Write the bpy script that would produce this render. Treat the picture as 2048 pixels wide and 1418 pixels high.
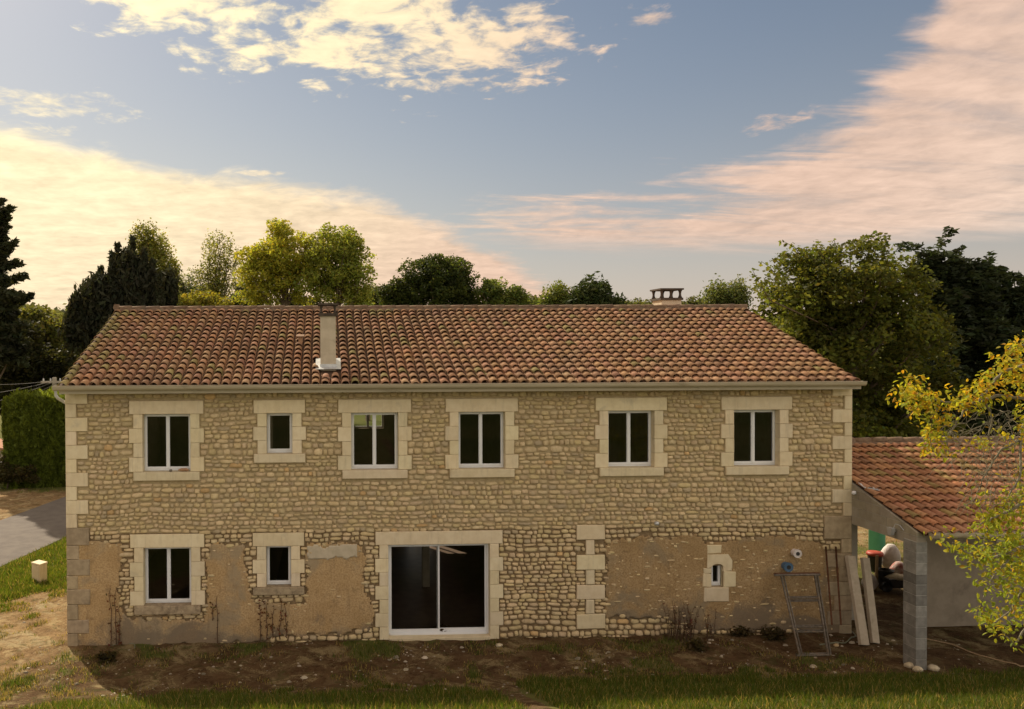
import bpy, math, random
import numpy as np
from mathutils import Vector, Matrix, noise as mnoise
for o in list(bpy.data.objects): bpy.data.objects.remove(o)
S = bpy.context.scene; COL = S.collection
random.seed(7); RNG = np.random.default_rng(11)

# ------------------------------------------------------------------ camera
CAM = np.array([5.9876, -19.7325, 6.9374]); YW, PT, RL = 0.0347, 0.0111, -0.0044
FPX, PPX, PPY = 1696.445, 709.77, 708.98        # photograph is 2048 x 1418
def rot3(v):
    x, y, z = v
    c, s = math.cos(RL), math.sin(RL); x, z = c*x - s*z, s*x + c*z
    c, s = math.cos(PT), math.sin(PT); y, z = c*y + s*z, -s*y + c*z
    c, s = math.cos(YW), math.sin(YW); x, y = c*x + s*y, -s*x + c*y
    return np.array([x, y, z])
def ray(u, v): return rot3(((u-PPX)/FPX, 1.0, (PPY-v)/FPX))
def at(u, v, X=None, Y=None, Z=None):
    d = ray(u, v)
    t = (X-CAM[0])/d[0] if X is not None else (Y-CAM[1])/d[1] if Y is not None else (Z-CAM[2])/d[2]
    return CAM + d*t
cd = bpy.data.cameras.new('camera'); cam = bpy.data.objects.new('camera', cd); COL.objects.link(cam)
cd.sensor_fit = 'HORIZONTAL'; cd.sensor_width = 36; cd.lens = FPX/2048*36
cd.shift_x = (1024-PPX)/2048; cd.shift_y = (PPY-709)/2048; cd.clip_start = .1; cd.clip_end = 6000
r_, f_, u_ = rot3((1,0,0)), rot3((0,1,0)), rot3((0,0,1))
cam.matrix_world = Matrix(((r_[0],u_[0],-f_[0],CAM[0]),(r_[1],u_[1],-f_[1],CAM[1]),(r_[2],u_[2],-f_[2],CAM[2]),(0,0,0,1)))
S.camera = cam

# ------------------------------------------------------------------ light, sky, exposure
SUNV = Vector((-.60, 1.0, 1.0)).normalized()
SKY_STRENGTH, SUN_STRENGTH, EXPOSURE = .10, 5.0, 0.28
sd = bpy.data.lights.new('sun', 'SUN'); sun = bpy.data.objects.new('sun', sd); COL.objects.link(sun)
sd.energy = SUN_STRENGTH; sd.angle = math.radians(.55); sd.color = (1, .86, .66)
sun.rotation_euler = (-SUNV).to_track_quat('-Z', 'Y').to_euler(); sun.location = (-20, 30, 40)
S.view_settings.view_transform = 'Standard'; S.view_settings.look = 'None'
S.view_settings.exposure = EXPOSURE; S.view_settings.gamma = 1
S.render.engine = 'CYCLES'; S.cycles.max_bounces = 8; S.cycles.transparent_max_bounces = 12

class E_:                                         # tiny expression wrapper over math nodes
    nt = None
    def __init__(s, k): s.k = k
    @staticmethod
    def m(op, *a):
        n = E_.nt.nodes.new('ShaderNodeMath'); n.operation = op
        for i, v in enumerate(a):
            if isinstance(v, E_): E_.nt.links.new(v.k, n.inputs[i])
            else: n.inputs[i].default_value = v
        return E_(n.outputs[0])
    def __add__(s, o): return E_.m('ADD', s, o)
    __radd__ = __add__
    def __sub__(s, o): return E_.m('SUBTRACT', s, o)
    def __rsub__(s, o): return E_.m('SUBTRACT', o, s)
    def __mul__(s, o): return E_.m('MULTIPLY', s, o)
    __rmul__ = __mul__
    def __truediv__(s, o): return E_.m('DIVIDE', s, o)
def emax(a, b): return E_.m('MAXIMUM', a, b)
def emin(a, b): return E_.m('MINIMUM', a, b)
def sstep(a, lo, hi, t0=0., t1=1.):
    n = E_.nt.nodes.new('ShaderNodeMapRange'); n.interpolation_type = 'SMOOTHSTEP'
    E_.nt.links.new(a.k, n.inputs[0])
    for i, v in enumerate((lo, hi, t0, t1)): n.inputs[1+i].default_value = v
    return E_(n.outputs[0])
def enoise(vec, scale, detail=5, rough=.55, dist=0., lac=2.):
    n = E_.nt.nodes.new('ShaderNodeTexNoise'); E_.nt.links.new(vec, n.inputs['Vector'])
    n.inputs['Scale'].default_value = scale; n.inputs['Detail'].default_value = detail
    n.inputs['Roughness'].default_value = rough; n.inputs['Distortion'].default_value = dist; n.inputs['Lacunarity'].default_value = lac
    return E_(n.outputs[0])
def ecomb(x, y, z=0.):
    n = E_.nt.nodes.new('ShaderNodeCombineXYZ')
    for i, v in enumerate((x, y, z)):
        if isinstance(v, E_): E_.nt.links.new(v.k, n.inputs[i])
        else: n.inputs[i].default_value = v
    return n.outputs[0]
def eramp(a, lo, hi, pts):                         # piecewise linear function of a
    n = E_.nt.nodes.new('ShaderNodeMapRange'); E_.nt.links.new(a.k, n.inputs[0])
    n.inputs[1].default_value = lo; n.inputs[2].default_value = hi
    r = E_.nt.nodes.new('ShaderNodeValToRGB'); E_.nt.links.new(n.outputs[0], r.inputs[0])
    el = r.color_ramp.elements
    while len(el) > 1: el.remove(el[0])
    for i, (x, y) in enumerate(pts):
        p = (x-lo)/(hi-lo)
        e = el[0] if i == 0 else el.new(p)
        e.position = p; e.color = (y, y, y, 1)
    return E_(r.outputs[0])
def emix(f, a, b):
    n = E_.nt.nodes.new('ShaderNodeMix'); n.data_type = 'RGBA'
    if isinstance(f, E_): E_.nt.links.new(f.k, n.inputs[0])
    else: n.inputs[0].default_value = f
    for i, v in ((6, a), (7, b)):
        if isinstance(v, (tuple, list)): n.inputs[i].default_value = (*v[:3], 1)
        else: E_.nt.links.new(v, n.inputs[i])
    return n.outputs[2]

W = bpy.data.worlds.new('World'); S.world = W; W.use_nodes = True
nt = W.node_tree; E_.nt = nt
bg = nt.nodes['Background']
sky = nt.nodes.new('ShaderNodeTexSky'); sky.sky_type = 'NISHITA'; sky.sun_disc = False
sky.sun_elevation = math.asin(SUNV.z); sky.sun_rotation = math.atan2(SUNV.x, SUNV.y)
sky.altitude = 50; sky.air_density = 1.1; sky.dust_density = 1.2; sky.ozone_density = 1.0
tc = nt.nodes.new('ShaderNodeTexCoord'); sp = nt.nodes.new('ShaderNodeSeparateXYZ'); nt.links.new(tc.outputs['Generated'], sp.inputs[0])
dx, dy, dz = (E_(sp.outputs[i]) for i in range(3))
az = E_.m('ARCTAN2', dx, dy); el = E_.m('ARCSINE', dz)
def ae(u, v):
    d = ray(u, v); d = d/np.linalg.norm(d); return math.atan2(d[0], d[1]), math.asin(d[2])
zz = emax(dz, 0.0) + .10
pv = ecomb(dx/zz, dy/zz, 0.)
soft = enoise(pv, 1.1, 5, .55, .3); fine = enoise(pv, 4.2, 7, .62, .5); grain = enoise(pv, 13., 4, .6, .4)
streak = enoise(ecomb(dx/zz*.55 + dy/zz*.25, dy/zz*2.2, 0.), 1.8, 6, .6, .6)
wob = (soft-.5)*.10 + (fine-.5)*.085
hi_l = eramp(az, -3.2, 3.2, [(-3.2,.26),(-2.2,.34),(-1.2,.22)] + [ae(*p) for p in ((-120,262),(0,272),(180,318),(420,368),(640,395),(800,425),(900,470),(975,515))] + [(.34,.02),(1.6,.03),(2.4,.22),(3.2,.26)])
bank = sstep(hi_l + .012 + wob*.55 - el, -.008, .020)
# broad wedge of high cloud rising to the right
up_r = eramp(az, -3.2, 3.2, [(-3.2,.5),(-2.3,.28),(-1.4,.02)] + [(.1,.10)] + [ae(*p) for p in ((960,468),(1100,436),(1380,408),(1550,335),(1720,225),(1850,80))] + [(.80,.62),(1.2,.66),(1.9,.45),(2.5,.6),(3.2,.5)])
lo_r = eramp(az, -3.2, 3.2, [(-3.2,.1),(-2.3,.18),(-1.4,.12)] + [(.1,.12)] + [ae(*p) for p in ((960,474),(1100,492),(1500,498),(1800,482),(2048,460))] + [(1.0,.10),(1.9,.2),(2.5,.12),(3.2,.1)])
wob2 = (streak-.5)*.22 + (fine-.5)*.09
wedge = sstep(up_r + .02 + wob2*.8 - el, -.01, .05)*sstep(el - lo_r + (streak-.5)*.03, -.012, .022)*sstep(streak*.7+fine*.3, .26, .54, .60, 1.)
def blob(u, v, ru, rv, tilt=0.):
    a0, e0 = ae(u, v); a1 = ru/FPX; e1 = rv/FPX
    xa = (az - a0)/a1; xe = (el - e0 - (az-a0)*tilt)/e1
    return 1.0 - (xa*xa + xe*xe)
top = emax(emax(blob(690,40,480,125,-.12), blob(350,10,190,70)), blob(980,120,170,70))
alto = sstep(emax(top, -1.)*.42 + (fine-.5)*2.1 + (grain-.5)*1.25 + (soft-.5)*.5, .02, .50)
wisp = emax(emax(blob(80,205,200,30,.03), blob(1565,243,75,20,.12)), emax(emax(blob(1290,46,70,16), blob(520,348,60,8)), blob(60,262,110,22)))
wsp = sstep(emax(wisp, -1.)*.55 + (fine-.5)*2.6 + (grain-.5)*1.6, .15, .95)*.8
# unseen cloud added over the other sky, fuller and brighter to light the facade
away = sstep(E_.m('ABSOLUTE', az-.15), .75, 1.2)
high = sstep(el, .45, .75)
rest = sstep(soft*.6 + fine*.4 + (grain-.5)*.10, .36, .54)*emax(away, high)*sstep(el, .0, .08)
cloud = emin(emax(emax(bank, wedge*.95), emax(emax(alto, wsp), rest)), 1.)
sdot = dx*SUNV.x + dy*SUNV.y + dz*SUNV.z
warm = sstep(sdot, .58, .92)
shade = .80 + (fine-.5)*.45 + (grain-.5)*.30 + (streak-.5)*.30
ccol = emix(sstep(sdot, -.15, .50), (1.02, .90, .76), emix(warm, (.70, .485, .365), (1.03, .86, .53)))
vm = nt.nodes.new('ShaderNodeVectorMath'); vm.operation = 'SCALE'; nt.links.new(ccol, vm.inputs[0]); nt.links.new((emin(emax(shade,.6),1.10)*1.22).k, vm.inputs['Scale'])
# clear sky: the Nishita colours, scaled to radiance
SKY_SCALE = 1.0
vs = nt.nodes.new('ShaderNodeVectorMath'); vs.operation = 'MULTIPLY'; nt.links.new(sky.outputs[0], vs.inputs[0]); vs.inputs[1].default_value = (SKY_STRENGTH*.56, SKY_STRENGTH*.55, SKY_STRENGTH*.53)
hzf = E_.m('EXPONENT', emax(el, 0.)*-8.)
clear = emix(hzf*.88, vs.outputs[0], emix(warm, (.60,.485,.43), (.95,.76,.50)))
out = emix(cloud*.94, clear, vm.outputs[0])
vd = nt.nodes.new('ShaderNodeVectorMath'); vd.operation = 'SCALE'; nt.links.new(out, vd.inputs[0]); vd.inputs['Scale'].default_value = 1/SKY_STRENGTH
nt.links.new(vd.outputs[0], bg.inputs[0]); bg.inputs[1].default_value = SKY_STRENGTH

# ------------------------------------------------------------------ helpers
def link(name, data, parent=None, label=None, cat=None, group=None, kind=None):
    o = bpy.data.objects.new(name, data); COL.objects.link(o)
    if parent is not None: o.parent = parent
    if label: o['label'] = label
    if cat: o['category'] = cat
    if group: o['group'] = group
    if kind: o['kind'] = kind
    return o
def thing(name, label, cat, group=None, loc=(0,0,0)):
    o = link(name, None, None, label, cat, group); o.location = loc; o.empty_display_size = .2; return o
class MB:
    def __init__(s): s.v = []; s.f = []; s.c = []
    def add(s, vs, fs, col=(1,1,1)):
        n = len(s.v); s.v += [tuple(map(float, v)) for v in vs]; s.f += [tuple(i+n for i in f) for f in fs]; s.c += [col]*len(vs); return s
    def box(s, x0, x1, y0, y1, z0, z1, col=(1,1,1)):
        return s.add([(x0,y0,z0),(x1,y0,z0),(x1,y1,z0),(x0,y1,z0),(x0,y0,z1),(x1,y0,z1),(x1,y1,z1),(x0,y1,z1)],
                     [(0,3,2,1),(4,5,6,7),(0,1,5,4),(1,2,6,5),(2,3,7,6),(3,0,4,7)], col)
    def block(s, x0, x1, z0, z1, yf, yb, ch=.009, col=(1,1,1), jit=0.):       # dressed stone: chamfered towards -Y
        j = lambda: random.uniform(-jit, jit)
        a = [(x0+j(),z0+j()),(x1+j(),z0+j()),(x1+j(),z1+j()),(x0+j(),z1+j())]
        cx, cz = (x0+x1)/2, (z0+z1)/2
        ins = [(x+math.copysign(ch, cx-x), z+math.copysign(ch, cz-z)) for x, z in a]
        vs = [(x,yb,z) for x,z in a]+[(x,yf+ch,z) for x,z in a]+[(x,yf,z) for x,z in ins]
        fs = [(8,9,10,11),(3,2,1,0)]
        for k in range(4):
            q = (k+1)%4; fs += [(k,q,4+q,4+k),(4+k,4+q,8+q,8+k)]
        return s.add(vs, fs, col)
    def tube(s, pts, rad, n=6, col=(1,1,1), cap=True):
        pts = [Vector(p) for p in pts]; base = len(s.v); k = len(pts)
        if not hasattr(rad, '__len__'): rad = [rad]*k
        up = Vector((0,0,1)); vs = []
        for i, p in enumerate(pts):
            t = (pts[min(i+1,k-1)]-pts[max(i-1,0)]).normalized()
            a = t.cross(up if abs(t.z) < .95 else Vector((1,0,0))).normalized(); b = a.cross(t)
            for q in range(n):
                w = 2*math.pi*q/n; vs.append(p + (a*math.cos(w)+b*math.sin(w))*rad[i])
        fs = [(i*n+q, i*n+(q+1)%n, (i+1)*n+(q+1)%n, (i+1)*n+q) for i in range(k-1) for q in range(n)]
        if cap: fs += [tuple(range(n)), tuple(range((k-1)*n, k*n))[::-1]]
        return s.add(vs, fs, col)
    def lathe(s, c, prof, n=16, col=(1,1,1)):                              # profile (r, z) about a vertical axis
        vs = [(c[0]+r*math.cos(2*math.pi*q/n), c[1]+r*math.sin(2*math.pi*q/n), c[2]+z) for r, z in prof for q in range(n)]
        k = len(prof); fs = [(i*n+q, i*n+(q+1)%n, (i+1)*n+(q+1)%n, (i+1)*n+q) for i in range(k-1) for q in range(n)]
        fs += [tuple(range(n))[::-1], tuple(range((k-1)*n, k*n))]
        return s.add(vs, fs, col)
    def prism(s, poly, axis, a0, a1, col=(1,1,1)):                         # polygon in the plane normal to axis, extruded a0..a1
        def P(p, a): return (a,p[0],p[1]) if axis == 'x' else (p[0],a,p[1]) if axis == 'y' else (p[0],p[1],a)
        n = len(poly); vs = [P(p,a0) for p in poly]+[P(p,a1) for p in poly]
        fs = [tuple(range(n)), tuple(range(n,2*n))[::-1]]+[(i,n+i,n+(i+1)%n,(i+1)%n) for i in range(n)]
        return s.add(vs, fs, col)
    def mesh(s, name, mat, smooth=False):
        me = bpy.data.meshes.new(name); me.from_pydata(s.v, [], s.f)
        ca = me.color_attributes.new('tint', 'FLOAT_COLOR', 'POINT')
        ca.data.foreach_set('color', np.c_[np.array(s.c, dtype=np.float32).reshape(-1,3), np.ones(len(s.v), np.float32)].ravel())
        if smooth: me.polygons.foreach_set('use_smooth', [True]*len(me.polygons))
        me.materials.append(mat); me.update(); return me
    def build(s, name, mat, parent=None, smooth=False, **k):
        return link(name, s.mesh(name, mat, smooth), parent, **k)
def np_mesh(name, V, F, C, mat, smooth=False):
    me = bpy.data.meshes.new(name); V = np.ascontiguousarray(V, np.float32); F = np.ascontiguousarray(F, np.int32)
    n, k = F.shape
    me.vertices.add(len(V)); me.vertices.foreach_set('co', V.ravel())
    me.loops.add(n*k); me.loops.foreach_set('vertex_index', F.ravel())
    me.polygons.add(n); me.polygons.foreach_set('loop_start', np.arange(0, n*k, k, dtype=np.int32))
    try: me.polygons.foreach_set('loop_total', np.full(n, k, np.int32))
    except Exception: pass
    ca = me.color_attributes.new('tint', 'FLOAT_COLOR', 'POINT')
    ca.data.foreach_set('color', np.c_[C, np.ones(len(C))].astype(np.float32).ravel())
    if smooth: me.polygons.foreach_set('use_smooth', np.ones(n, bool))
    me.materials.append(mat); me.update(calc_edges=True); me.validate(); return me

# ------------------------------------------------------------------ materials
def new_mat(name):
    m = bpy.data.materials.new(name); m.use_nodes = True; E_.nt = m.node_tree
    return m, m.node_tree, m.node_tree.nodes['Principled BSDF']
def coords(nt, scale=(1,1,1), kind='Object'):
    t = nt.nodes.new('ShaderNodeTexCoord'); mp = nt.nodes.new('ShaderNodeMapping'); nt.links.new(t.outputs[kind], mp.inputs[0]); mp.inputs['Scale'].default_value = scale
    return mp.outputs[0]
def cmul(nt, a, b):
    n = nt.nodes.new('ShaderNodeMix'); n.data_type = 'RGBA'; n.blend_type = 'MULTIPLY'; n.inputs[0].default_value = 1
    for i, v in ((6,a),(7,b)):
        if isinstance(v, (tuple, list)): n.inputs[i].default_value = (*v[:3],1)
        else: nt.links.new(v, n.inputs[i])
    return n.outputs[2]
def bump(nt, bsdf, h, strength, dist):
    b = nt.nodes.new('ShaderNodeBump'); b.inputs['Strength'].default_value = strength; b.inputs['Distance'].default_value = dist
    nt.links.new(h.k, b.inputs['Height']); nt.links.new(b.outputs[0], bsdf.inputs['Normal'])
def mat(name, c1, c2=None, rough=.85, scale=8., lo=.35, hi=.65, tint=True, bstr=.4, bdist=.01, bscale=None, stain=None, stain_scale=2., stain_lo=.55, stain_hi=.7, metal=0., spec=.3, stretch=(1,1,1), streak=0., broad=None):
    m, nt, b = new_mat(name); v = coords(nt, stretch); c2 = c2 or c1
    col = emix(sstep(enoise(v, scale, 6, .6), lo, hi), c1, c2)
    if stain is not None: col = emix(sstep(enoise(v, stain_scale, 6, .65, .4), stain_lo, stain_hi), col, stain)
    if broad is not None: col = emix(sstep(enoise(v, .55, 5, .7, .6), .48, .68)*.55, col, broad)
    if streak:
        sv = coords(nt, (9,9,.9)); col = emix(sstep(enoise(sv, 1., 5, .7), .50, .74)*streak, col, cmul(nt, col, (.45,.44,.43)))
    if tint:
        a = nt.nodes.new('ShaderNodeVertexColor'); a.layer_name = 'tint'; col = cmul(nt, col, a.outputs[0])
    nt.links.new(col, b.inputs['Base Color']); b.inputs['Roughness'].default_value = rough; b.inputs['Metallic'].default_value = metal
    b.inputs['Specular IOR Level'].default_value = spec
    if bstr: bump(nt, b, enoise(v, bscale or scale*4, 5, .65), bstr, bdist)
    return m
def leaf_mat(name, base, trans=.38, rough=.6):
    m, nt, b = new_mat(name); a = nt.nodes.new('ShaderNodeVertexColor'); a.layer_name = 'tint'
    col = cmul(nt, a.outputs[0], base)
    nt.links.new(col, b.inputs['Base Color']); b.inputs['Roughness'].default_value = rough; b.inputs['Specular IOR Level'].default_value = .2
    t = nt.nodes.new('ShaderNodeBsdfTranslucent'); nt.links.new(cmul(nt, col, (1.5,1.35,.7)), t.inputs[0])
    mx = nt.nodes.new('ShaderNodeMixShader'); mx.inputs[0].default_value = trans
    nt.links.new(b.outputs[0], mx.inputs[1]); nt.links.new(t.outputs[0], mx.inputs[2]); nt.links.new(mx.outputs[0], nt.nodes['Material Output'].inputs[0])
    return m
M = {}
M['stone'] = mat('rubble_limestone', (.53,.412,.232), (.63,.508,.305), .9, 9, bstr=.7, bdist=.012, stain=(.30,.25,.16), stain_scale=7, stain_lo=.58, stain_hi=.75)
M['mortar_up'] = mat('lime_pointing', (.38,.295,.168), (.46,.365,.22), .95, 14, bstr=.8, bdist=.012, bscale=60)
M['mortar_lo'] = mat('old_earth_mortar', (.20,.14,.075), (.29,.21,.12), .95, 12, bstr=.9, bdist=.015, bscale=50)
M['dressed'] = mat('dressed_limestone', (.68,.575,.38), (.745,.645,.445), .85, 5, streak=.34, bstr=.25, bdist=.004, bscale=70, stain=(.54,.47,.34), stain_scale=1.7, stain_lo=.56, stain_hi=.8)
M['old'] = mat('weathered_dressed_stone', (.36,.285,.185), (.46,.37,.245), .9, 6, streak=.3, bstr=.6, bdist=.008, bscale=40, stain=(.20,.16,.115), stain_scale=2.6, stain_lo=.50, stain_hi=.78)
M['sill_old'] = mat('stained_sill_stone', (.36,.28,.185), (.46,.37,.25), .9, 9, bstr=.5, bdist=.006, stain=(.22,.17,.115), stain_scale=7, stain_lo=.42, stain_hi=.70)
M['white'] = mat('white_window_plastic', (.72,.74,.76), (.76,.77,.78), .35, 3, tint=False, bstr=0)
M['zinc'] = mat('beige_gutter_metal', (.40,.35,.25), (.47,.41,.30), .5, 3, tint=False, bstr=.1, stain=(.25,.21,.14), stain_scale=2.5, stretch=(.3,1,1))
M['flash'] = mat('zinc_flashing', (.48,.50,.52), (.60,.62,.63), .4, 6, tint=False, bstr=.2, metal=.5)
M['render'] = mat('pale_cement_render', (.46,.40,.30), (.53,.465,.355), .9, 5, tint=False, streak=.3, stain=(.38,.33,.245), stain_scale=2.2, bstr=.3, bdist=.004, bscale=90)
M['tile'] = mat('canal_tile_clay', (.325,.178,.098), (.425,.255,.150), .85, 11, broad=(.27,.185,.115), bstr=.4, bdist=.006, stain=(.21,.16,.09), stain_scale=8, stain_lo=.56, stain_hi=.72)
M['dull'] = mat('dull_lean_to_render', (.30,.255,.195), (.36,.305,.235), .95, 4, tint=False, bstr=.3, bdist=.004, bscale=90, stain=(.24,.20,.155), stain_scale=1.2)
M['deck'] = mat('roof_underlay', (.10,.06,.04), None, .95, 5, tint=False, bstr=0)
M['ridge'] = mat('mortared_ridge_clay', (.14,.085,.055), (.22,.15,.095), .9, 9, bstr=.5, stain=(.17,.15,.10), stain_scale=4)
M['cap'] = mat('dark_concrete_cap', (.055,.042,.032), (.085,.066,.05), .9, 10, tint=False, bstr=.4)
M['concrete'] = mat('concrete_block', (.22,.215,.195), (.30,.292,.265), .9, 7, streak=.3, bstr=.6, bdist=.008, bscale=70)
M['joint'] = mat('block_joint_mortar', (.46,.45,.41), None, .95, 9, tint=False, bstr=.3)
M['beam'] = mat('poured_concrete', (.36,.33,.27), (.44,.40,.33), .9, 2.5, tint=False, bstr=.3, stain=(.27,.25,.20), stain_scale=1.4)
M['beamblock'] = mat('warm_concrete_block', (.29,.26,.20), (.36,.325,.255), .92, 3, streak=.3, bstr=.4, bdist=.006, bscale=60, stain=(.27,.24,.19), stain_scale=1.6)
M['floor'] = mat('dark_floor_tiles', (.13,.09,.065), (.17,.12,.09), .45, 3, tint=False, bstr=0, spec=.3)
M['inside'] = mat('indoor_plaster', (.24,.19,.14), (.29,.235,.175), .9, 3, tint=False, bstr=0)
M['steel'] = mat('galvanised_steel', (.145,.125,.10), (.23,.205,.17), .65, 14, tint=False, bstr=.1, metal=.55, stain=(.24,.17,.11), stain_scale=5, stain_lo=.55, stain_hi=.7)
M['rust'] = mat('rusty_iron', (.10,.045,.025), (.16,.07,.035), .9, 20, tint=False, bstr=.4)
M['cast'] = mat('cast_concrete_beam', (.42,.36,.27), (.50,.43,.33), .9, 6, tint=False, bstr=.4, bdist=.004, bscale=60, stain=(.33,.28,.20), stain_scale=3)
M['black'] = mat('black_plastic', (.025,.025,.025), (.04,.04,.04), .5, 5, tint=False, bstr=.05)
M['red'] = mat('red_plastic', (.35,.06,.04), (.42,.08,.05), .5, 5, tint=False, bstr=.05)
M['turq'] = mat('turquoise_plastic', (.16,.66,.54), (.19,.72,.60), .4, 3, tint=False, bstr=.05)
M['sack'] = mat('woven_white_sack', (.60,.55,.52), (.72,.67,.64), .8, 9, tint=False, bstr=.6, bdist=.02, bscale=25)
M['sackred'] = mat('printed_paper_sack', (.33,.10,.08), (.62,.56,.52), .8, 5, tint=False, bstr=.6, bdist=.02, bscale=20)
M['wood'] = mat('weathered_wood', (.36,.25,.14), (.48,.35,.21), .85, 7, tint=False, bstr=.4, stretch=(6,6,.6))
M['pole'] = mat('concrete_pole', (.42,.38,.31), (.50,.45,.37), .9, 4, tint=False, bstr=.2)
M['box'] = mat('beige_cabinet_plastic', (.58,.46,.27), (.64,.52,.32), .6, 4, tint=False, streak=.3, bstr=.05)
M['bark'] = mat('bark', (.10,.075,.05), (.17,.13,.09), .95, 6, bstr=.9, bdist=.03, stretch=(1,1,.3))
M['barkpale'] = mat('lichened_bark', (.16,.14,.10), (.24,.22,.155), .95, 20, bstr=.9, bdist=.01)
M['asphalt'] = mat('worn_asphalt', (.125,.11,.10), (.155,.138,.122), .95, 2.2, tint=False, bstr=.5, bdist=.006, bscale=120, stain=(.14,.125,.115), stain_scale=.7)
M['pebble'] = mat('limestone_rubble', (.42,.36,.26), (.55,.48,.36), .95, 10, bstr=.5)
M['vine'] = mat('dead_vine_stem', (.075,.045,.028), (.12,.075,.045), .95, 12, bstr=.3)
M['rubber'] = mat('garden_hose', (.16,.17,.11), (.22,.22,.15), .6, 5, tint=False, bstr=0)
M['blue'] = mat('blue_plastic', (.06,.12,.20), (.09,.16,.25), .5, 5, tint=False, bstr=.05)
M['wire'] = mat('grey_cable', (.20,.19,.17), None, .7, 2, tint=False, bstr=0)
M['shedroof'] = mat('shed_tile', (.40,.20,.12), (.50,.28,.18), .9, 5, tint=False)
M['leaf'] = leaf_mat('leaf', (1.75,1.72,1.6), .52)
M['needle'] = leaf_mat('needle', (1.7,1.7,1.65), .28, .75)
M['grass'] = leaf_mat('grass_blade', (1.25,1.25,1.1), .45)
def plaster_mat(name, k, damp):
    m, nt, b = new_mat(name); v = coords(nt)
    sx = nt.nodes.new('ShaderNodeSeparateXYZ'); nt.links.new(v, sx.inputs[0]); z = E_(sx.outputs[2])
    n1 = enoise(v, 1.6, 6, .6); n2 = enoise(v, 26, 5, .7); n3 = enoise(v, .9, 5, .6, .5)
    c = emix(sstep(n1, .38, .62), (.475*k,.33*k,.165*k), (.54*k,.39*k,.21*k))
    c = emix(sstep(n2, .40, .64)*.9, c, (.34*k,.22*k,.105*k))
    c = emix(sstep(n3, .50, .64)*.75, c, (.33*k,.27*k,.18*k))
    c = emix(sstep(enoise(v, 4.5, 6, .7, .6), .54, .68)*.6, c, (.25*k,.17*k,.09*k)); c = emix(sstep(enoise(coords(nt,(7,7,.8)), 1., 5, .7), .54, .75)*.5, c, (.20*k,.14*k,.085*k))
    c = emix(sstep(enoise(v, 1.15, 6, .66, .8)*1.25 + n2*.2 - z*.42 + damp*.8, .50, .72)*.8, c, (.20,.16,.115))       # damp line of its own uneven shape
    nt.links.new(c, b.inputs['Base Color']); b.inputs['Roughness'].default_value = .95; b.inputs['Specular IOR Level'].default_value = .15
    bump(nt, b, enoise(v, 55, 5, .7), .8, .012); return m
M['plaster'] = plaster_mat('tan_lime_plaster', 1., .0); M['plaster_rough'] = plaster_mat('worn_rough_plaster', .80, .12)
M['cement'] = mat('grey_cement_patch', (.46,.40,.29), (.54,.47,.35), .95, 5, tint=False, bstr=.4, bdist=.006)
def glass_mat():
    m, nt, b = new_mat('window_glass')
    t = nt.nodes.new('ShaderNodeBsdfTransparent'); t.inputs[0].default_value = (.80,.80,.78,1)
    g = nt.nodes.new('ShaderNodeBsdfGlossy'); g.inputs[0].default_value = (.9,.9,.9,1); g.inputs['Roughness'].default_value = .01
    fr = nt.nodes.new('ShaderNodeFresnel'); fr.inputs[0].default_value = 1.5
    mx = nt.nodes.new('ShaderNodeMixShader'); nt.links.new(fr.outputs[0], mx.inputs[0]); nt.links.new(t.outputs[0], mx.inputs[1]); nt.links.new(g.outputs[0], mx.inputs[2])
    nt.links.new(mx.outputs[0], nt.nodes['Material Output'].inputs[0]); return m
M['glass'] = glass_mat()

# ------------------------------------------------------------------ ground
def sm(a, b, x): t = min(1, max(0, (x-a)/(b-a))); return t*t*(3-2*t)
def nz(x, y, s=1., k=0.): return mnoise.noise((x*s+k, y*s-k, k))
def gz(x, y):
    q = max(0., -2.35-y); bank = .28*min(q*q/(q+.25), 4.9)*(.35+.65*sm(-1.5, 1.8, x))*sm(34, 24, x) if q else 0.  # front bank height shaped so the house shadow ends on it
    near = sm(30, 12, abs(y-2))*sm(40, 24, abs(x-9))
    h = bank + near*(.05*nz(x,y,.9,3)+.032*nz(x,y,2.7,5)+.022*nz(x,y,6.5,8))
    if -1 < x < 20 and -.7 < y < .6: h += .03*sm(-.7, -.1, y)
    road = sm(.9, .2, abs(x-road_x(y))-2.0); h = h*(1-road*.9)
    if 18.3 < x < 30 and -2 < y < 12: h *= .3
    return h
def road_x(y): return -5.6 + .19*(y-11) if y > -40 else -15.3
def grassness(x, y):
    w = .55*nz(x,y,.8,1)+.35*nz(x,y,2.2,4)
    if y < -1.0:
        e = -3.55 + 1.05*sm(8.6, 10.6, x) - .5*sm(4.5, 1., x) + .25*sm(18, 20, x)*-1
        g = max(sm(.5, -.6, y-e + w*1.7), .66*sm(-.08, .45, w))
        if x < .5: g = max(g*.7, .60*sm(-.2, .4, w+.05))
        if 9.2 < x < 9.75: g *= .25
        return g
    if x < 18 and y < 14:
        v = sm(-.4, .7, y - 3.2 - .62*(x+3)*1.6 + w*1.6)*sm(1.2, -.6, x) if x < 1.5 else 0
        base = .72*sm(-.15, .42, w) if x > 0 else .62*sm(-.2, .42, w)
        return max(v, base)
    if x > 20.5 and y > 4: return .55+.5*w if y < 9 else .35+.5*w+.4*sm(12,16,y)
    if x >= 18: return .12*sm(.1,.5,w)
    if x < road_x(y)-2.0 and y < 23: return .35*sm(.05,.5,w) + .6*sm(20.3, 21.8, y+w)
    return .9
def axis(fine0, fine1, step, far0, far1):
    a = list(np.arange(fine0, fine1+1e-6, step)); s = step; x = fine1
    while x < far1: s *= 1.28; x += s; a.append(min(x, far1))
    s = step; x = fine0
    while x > far0: s *= 1.28; x -= s; a.insert(0, max(x, far0))
    return np.array(a)
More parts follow.
